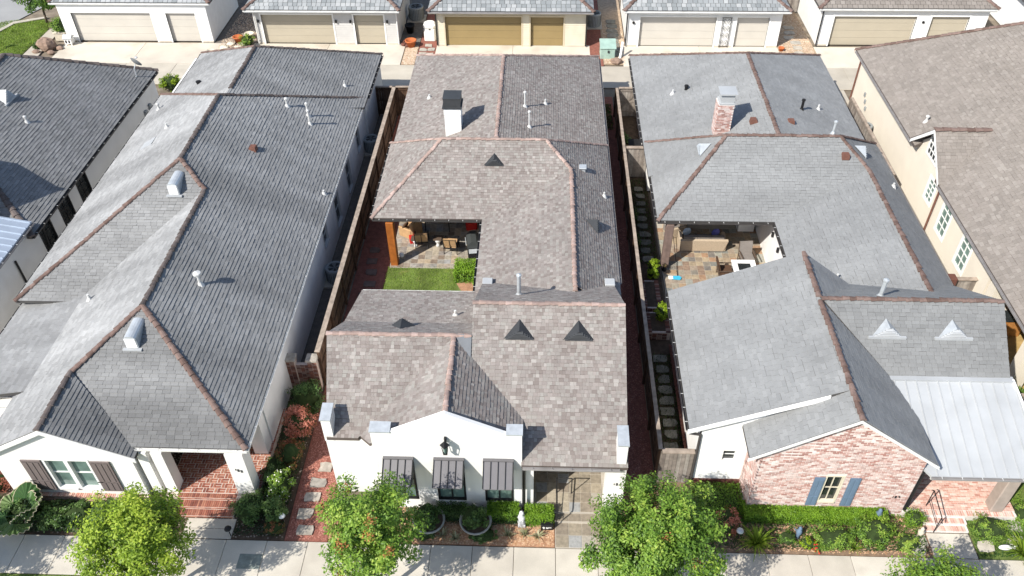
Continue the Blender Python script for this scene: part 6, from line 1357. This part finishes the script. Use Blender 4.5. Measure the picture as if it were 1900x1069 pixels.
bf = thing('figurine', 'small blue garden figurine in the bed below the brick wall', 'figurine', (9.2, 16.3, 0)); MB().lathe([(.1, 0), (.06, .12), (.11, .3), (.08, .42), (.05, .46), (.07, .54), (.0, .62)], (0, 0, 0), 10).build('body', 'shutter_blue', bf, None, True, True); MB().prism([(-.02, .02, .3), (-.2, .1, .42), (-.05, .06, .18)], (.0, .02, .0)).build('wing', 'shutter_blue', bf, None, True)
bf = thing('figurine', 'small dark figurine standing by the brick wall corner', 'figurine', (12.1, 17.0, 0)); MB().lathe([(.1, 0), (.07, .3), (.12, .5), (.06, .62), (.07, .7), (.0, .78)], (0, 0, 0), 10).build('body', 'shutter_blue', bf, None, True, True)
bf = thing('figurine', 'cream garden figurine beside the ball bush', 'figurine', (13.45, 16.45, 0)); MB().lathe([(.11, 0), (.08, .15), (.12, .3), (.05, .4), (.07, .46), (.0, .54)], (0, 0, 0), 10).build('body', 'pot_cream', bf, None, True, True)
bf = thing('figurine', 'white fish shaped ornament by the right lily clump', 'ornament', (16.15, 15.95, .05)); MB().blob((0, 0, .16), .24, .09, .11).build('body', 'white_paint', bf, None, True, smooth=True); MB().prism([(.2, 0, .16), (.36, 0, .26), (.36, 0, .06)], (0, .03, 0)).build('tail', 'white_paint', bf, None, True)
for x, y, h, lb in ((7.1, 16.15, .5, 'round topped garden lamp beside the red leaved shrub'), (-10.75, 15.75, .45, 'black path light beside the concrete walk'), (-9.0, 16.35, .4, 'white path light at the edge of the gravel path')):
    gl_ = thing('garden_light', lb, 'garden light', (x, y, 0)); MB().tube((0, 0, 0), (0, 0, h), .018).build('stake', 'black_metal', gl_, None, True); MB().lathe([(.03, h-.05), (.13, h), (.1, h+.06), (.02, h+.09)], (0, 0, 0), 12).build('lamp_head', 'galv' if x > 0 else ('black_metal' if x < -10 else 'white_paint'), gl_, None, True)
tag(MB().rbox(-.4, .4, -.28, .28, 0, .012, .005).build('manhole_cover', 'manhole', None, Matrix.Translation((-9.82, 14.78, .0))), 'green grey utility cover in the pavement', 'cover')
# front walks
paving('walkway', 'concrete', -12.5, -10.72, 15.62, 16.44, .0, 1.8, .41, 'concrete walk up to the left porch')
wk = part('walkway', 'grout', None, (.71, 2.6, 15.62, 16.62, -.05, .0)); wk['kind'] = 'structure'; wk['label'] = 'slate entry walk of the middle house'
tiles(wk, 'floor_tile', .72, 2.58, 15.63, 16.6, 0, .46, 'slate_porch', .014, .012)
paving('walkway', 'concrete', 13.72, 15.2, 15.62, 16.58, .0, 1.5, .95, 'concrete walk up to the brick steps')
# ------------------------------------------------------------------ machines and pots
def ac_unit(label, loc, round_=True, s=.45, h=.85):
    t = thing('air_conditioner', label, 'AC unit', loc, 0, 'outdoor air conditioners'); b = MB(); part('pad', 'concrete', t, (-s-.1, s+.1, -s-.1, s+.1, -.02, .06), local=True)
    if round_: b.lathe([(s*.96, .06), (s, .1), (s, h-.06), (s*.97, h), (s*.74, h), (s*.7, h-.05), (.01, h-.12)], (0, 0, 0), 20)
    else: b.rbox(-s, s, -s, s, .06, h, .05)
    b.build('casing', 'ac_grey', t, None, True)
    b = MB(); n = 28
    for i in range(n): a = 2*math.pi*i/n; b.bar((s*1.005*math.cos(a), s*1.005*math.sin(a), .14), (s*1.005*math.cos(a), s*1.005*math.sin(a), h-.1), .02, .02)
    if round_: b.build('fins', 'ac_dark', t, None, True)
    b = MB()
    for i in range(5):
        a = i*2*math.pi/5; b.prism([(.05*math.cos(a), .05*math.sin(a), h-.05), (s*.68*math.cos(a-.25), s*.68*math.sin(a-.25), h-.03), (s*.68*math.cos(a+.25), s*.68*math.sin(a+.25), h-.06)], (0, 0, .012))
    b.build('fan', 'ac_dark', t, None, True); b = MB()
    for k in range(1, 6):
        r_ = s*.72*k/6; b.path([(r_*math.cos(i*.524), r_*math.sin(i*.524), h+.01) for i in range(13)], .006, 4)
    b.build('grille', 'ac_dark', t, None, True); return t
ac_unit('round grey air conditioner between the second garage and the tan garage', (-9.35, 58.9, 0), h=1.0, s=.55); ac_unit('round grey air conditioner right of the tan garage', (3.65, 57.9, 0), h=1.0, s=.5); ac_unit('grey air conditioner in the passage beside the left house', (-9.62, 29.5, 0)); ac_unit('grey air conditioner at the rear of the left house passage', (-9.75, 40.9, 0)); ac_unit('square grey air conditioner beside the cream wall', (18.75, 42.9, 0), s=.42); ac_unit('dark air conditioner in the passage beyond the cross fence', (5.2, 39.4, 0))
tk = thing('water_tank', 'white ribbed tank beside the tan garage', 'tank', (-7.95, 55.6, 0)); MB().rbox(-.42, .4, -.4, .4, .02, .95, .1).build('body', 'tank_white', tk, None, True); MB().rbox(-.44, .42, -.42, .42, .95, 1.25, .14).build('lid', 'tank_white', tk, None, True); part('latch', 'ac_dark', tk, (-.05, .05, -.44, -.42, .86, .95), local=True)
tr = thing('utility_cabinet', 'pale green utility cabinet beside the alley', 'cabinet', (4.45, 53.2, 0)); MB().rbox(-.55, .45, -.5, .55, 0, .7, .04).build('body', 'utility_green', tr, None, True); MB().prism([(-.6, -.55, .72), (.5, -.55, .72), (.5, .6, .9), (-.6, .6, .9)], (0, 0, .05)).build('lid', 'utility_green', tr, None, True); part('label_plate', 'ac_dark', tr, (-.08, .04, -.56, -.545, .45, .62), local=True)
tr = thing('utility_cabinet', 'blue green utility cabinet behind the rear fence corner', 'cabinet', (-8.0, 45.6, 0)); MB().rbox(-.45, .45, -.4, .4, 0, .8, .04).build('body', 'utility_green', tr, None, True); MB().rbox(-.48, .48, -.43, .43, .8, .86, .02).build('lid', 'utility_green', tr, None, True)
bl_ = thing('bollard', 'white marker post leaning beside the green cabinet', 'post', (5.3, 52.9, 0)); MB().tube((-.05, -.1, 0), (.1, .35, .9), .09, n=10).build('post', 'white_paint', bl_, None, True); MB().blob((.1, .35, .9), .1, .1, .08).build('post_cap', 'white_paint', bl_, None, True)
tag(MB().blob((0, 0, .14), .42, .3, .22, 10, 6, .12).build('rock', 'rock', None, Matrix.Translation((4.95, 52.1, 0))), 'brown rock at the corner of the pebble strip by the alley', 'rock')
tag(MB().blob((0, 0, .35), .65, .55, .48, 12, 7, .1).build('boulder', 'rock', None, Matrix.Translation((-34.75, 53.6, 0))), 'large brown boulder by the corner path', 'boulder')
for i, (x, y) in enumerate(((-35.3, 53.0), (-34.2, 52.9), (-33.9, 53.6))): tag(MB().blob((0, 0, .08), .28, .2, .14, 9, 5, .12).build('rock', 'rock', None, Matrix.Translation((x, y, 0))), ['low rock left of the boulder', 'flat rock in front of the boulder', 'flat rock right of the boulder'][i], 'rock')
bx_ = thing('box_planter', 'tan square planter at the corner of the white sided garage', 'planter', (-34.35, 55.3, 0)); b = MB(); b.prism([(-.4, -.4, 0), (.4, -.4, 0), (.4, .4, 0), (-.4, .4, 0)], (0, 0, .55)); b.build('box', 'pot_cream', bx_, None, True); MB().rbox(-.45, .45, -.45, .45, .55, .62, .02).build('rim', 'pot_cream', bx_, None, True)
hb = thing('pedestal_mailbox', 'small white house shaped box by the garage corner', 'mailbox', (-33.45, 54.35, 0)); MB().box(-.25, .25, -.25, .25, .14, .5).build('body', 'white_paint', hb, None, True); MB().prism([(-.32, -.3, .5), (.32, -.3, .5), (.32, 0, .72), (-.32, 0, .72)], (0, 0, .03)).build('roof', 'galv_light', hb, None, True); MB().prism([(-.32, .3, .5), (.32, .3, .5), (.32, 0, .72), (-.32, 0, .72)], (0, 0, .03)).build('roof', 'galv_light', hb, None, True)
for x in (-.2, .2):
    for y in (-.2, .2): part('leg', 'white_paint', hb, (x-.03, x+.03, y-.03, y+.03, 0, .14), local=True)
for x in (-.12, .1): part('opening', 'black_metal', hb, (x-.06, x+.06, -.256, -.25, .2, .4), local=True)
def pot(label, x, y, r_, h, m, z=0):
    t = thing('flower_pot', label, 'pot', (x, y, z)); MB().lathe([(r_*.65, 0), (r_*.95, h*.85), (r_*1.08, h*.86), (r_*1.08, h), (r_*.9, h), (r_*.82, h*.8), (.01, h*.78)], (0, 0, 0), 16).build('pot', m, t, None, True, True)
pot('large terracotta pot at the corner of the second garage', -9.2, 54.35, .38, .5, 'terracotta'); pot('terracotta pot among the pebbles by the white sided garage', -21.55, 54.9, .34, .42, 'terracotta'); pot('tan pot behind the terracotta pot', -20.9, 55.5, .32, .4, 'pot_cream'); pot('small cream pot at the alley edge', -22.9, 52.9, .28, .34, 'pot_cream'); pot('small dark green pot at the alley edge', -23.2, 52.2, .26, .32, 'ac_dark'); pot('small terracotta pot at the corner of the white garage', 16.35, 54.1, .2, .24, 'terracotta')
pot('black urn pot in the shade behind the second garage corner', -9.55, 56.6, .34, .6, 'black_plastic')
for i, (x, y) in enumerate(((-22.3, 53.9), (-21.9, 53.5), (-21.3, 53.9), (-20.9, 53.6), (-22.0, 54.5), (-21.1, 54.5))): tag(MB().blob((0, 0, .06), .32, .24, .12, 9, 5, .12).build('rock', 'pot_cream', None, Matrix.Translation((x, y, 0))), 'pale stone in the heap between the first two garages', 'rock', 'pale stones between the first two garages')
for i, (x, y) in enumerate(((-9.75, 54.5), (-9.55, 54.75), (-9.7, 54.95), (-9.45, 54.3))): tag(MB().blob((0, 0, .08), .2, .16, .13, 9, 5, .12).build('rock', 'brick_dark', None, Matrix.Translation((x, y, 0))), 'dark red lump of rock by the large terracotta pot', 'rock', 'dark red rocks by the second garage')
gb = thing('garden_hose', 'coiled hose on the wall of the left porch', 'hose', (-10.35, 19.95, .3)); b = MB()
for k in range(3): b.path([(-.1-.05*k, .28*math.cos(i*.45), .5+.28*math.sin(i*.45)) for i in range(15)], .025, 5)
b.build('coil', 'ac_dark', gb, None, True)
bn = thing('waste_bin', 'dark waste bin in the passage beyond the cross fence', 'bin', (5.2, 40.4, 0)); MB().prism([(-.28, -.28, 0), (.28, -.28, 0), (.28, .28, 0), (-.28, .28, 0)], (0, 0, .95)).build('body', 'black_plastic', bn, None, True); MB().prism([(-.32, -.34, .96), (.32, -.34, .96), (.32, .32, 1.02), (-.32, .32, 1.02)], (0, 0, .05)).build('lid', 'black_plastic', bn, None, True)
cb = thing('cabinet', 'warm wooden cabinet in the tan court of the cream house', 'cabinet', (20.3, 26.8, 0)); MB().rbox(-.7, .7, -.3, .3, 0, .9, .02).build('body', 'wood_warm', cb, None, True); MB().rbox(-.75, .75, -.35, .35, .9, .96, .01).build('countertop', 'glass_dark', cb, None, True)
for x in (-.66, .02): MB().rbox(x, x+.62, -.32, -.3, .06, .84, .01).build('cabinet_door', 'wood_warm', cb, None, True)
sp = thing('sign_post', 'green sign post on the corner lawn', 'sign', (-38.2, 53.0, 0)); MB().bar((0, 0, 0), (-.35, .1, 1.4), .09, .09).build('post', 'ac_dark', sp, None, True); MB().rbox(-.6, -.15, .05, .12, 1.1, 1.5, .02).build('panel', 'utility_green', sp, None, True)
# iron rods of the alley brick panel beside the cream house
bk = thing('bench', 'small brown bench at the alley end of the cream house passage', 'bench', (17.6, 47.8, 0), .3); MB().rbox(-.5, .5, -.18, .18, .4, .45, .01).build('seat', 'wood_warm', bk, None, True)
for x in (-.42, .42): MB().rbox(x-.04, x+.04, -.16, .16, 0, .4, .01).build('leg', 'wood_brown', bk, None, True)
MB().rbox(-.5, .5, .16, .2, .55, .7, .01).build('backrest', 'wood_warm', bk, None, True)
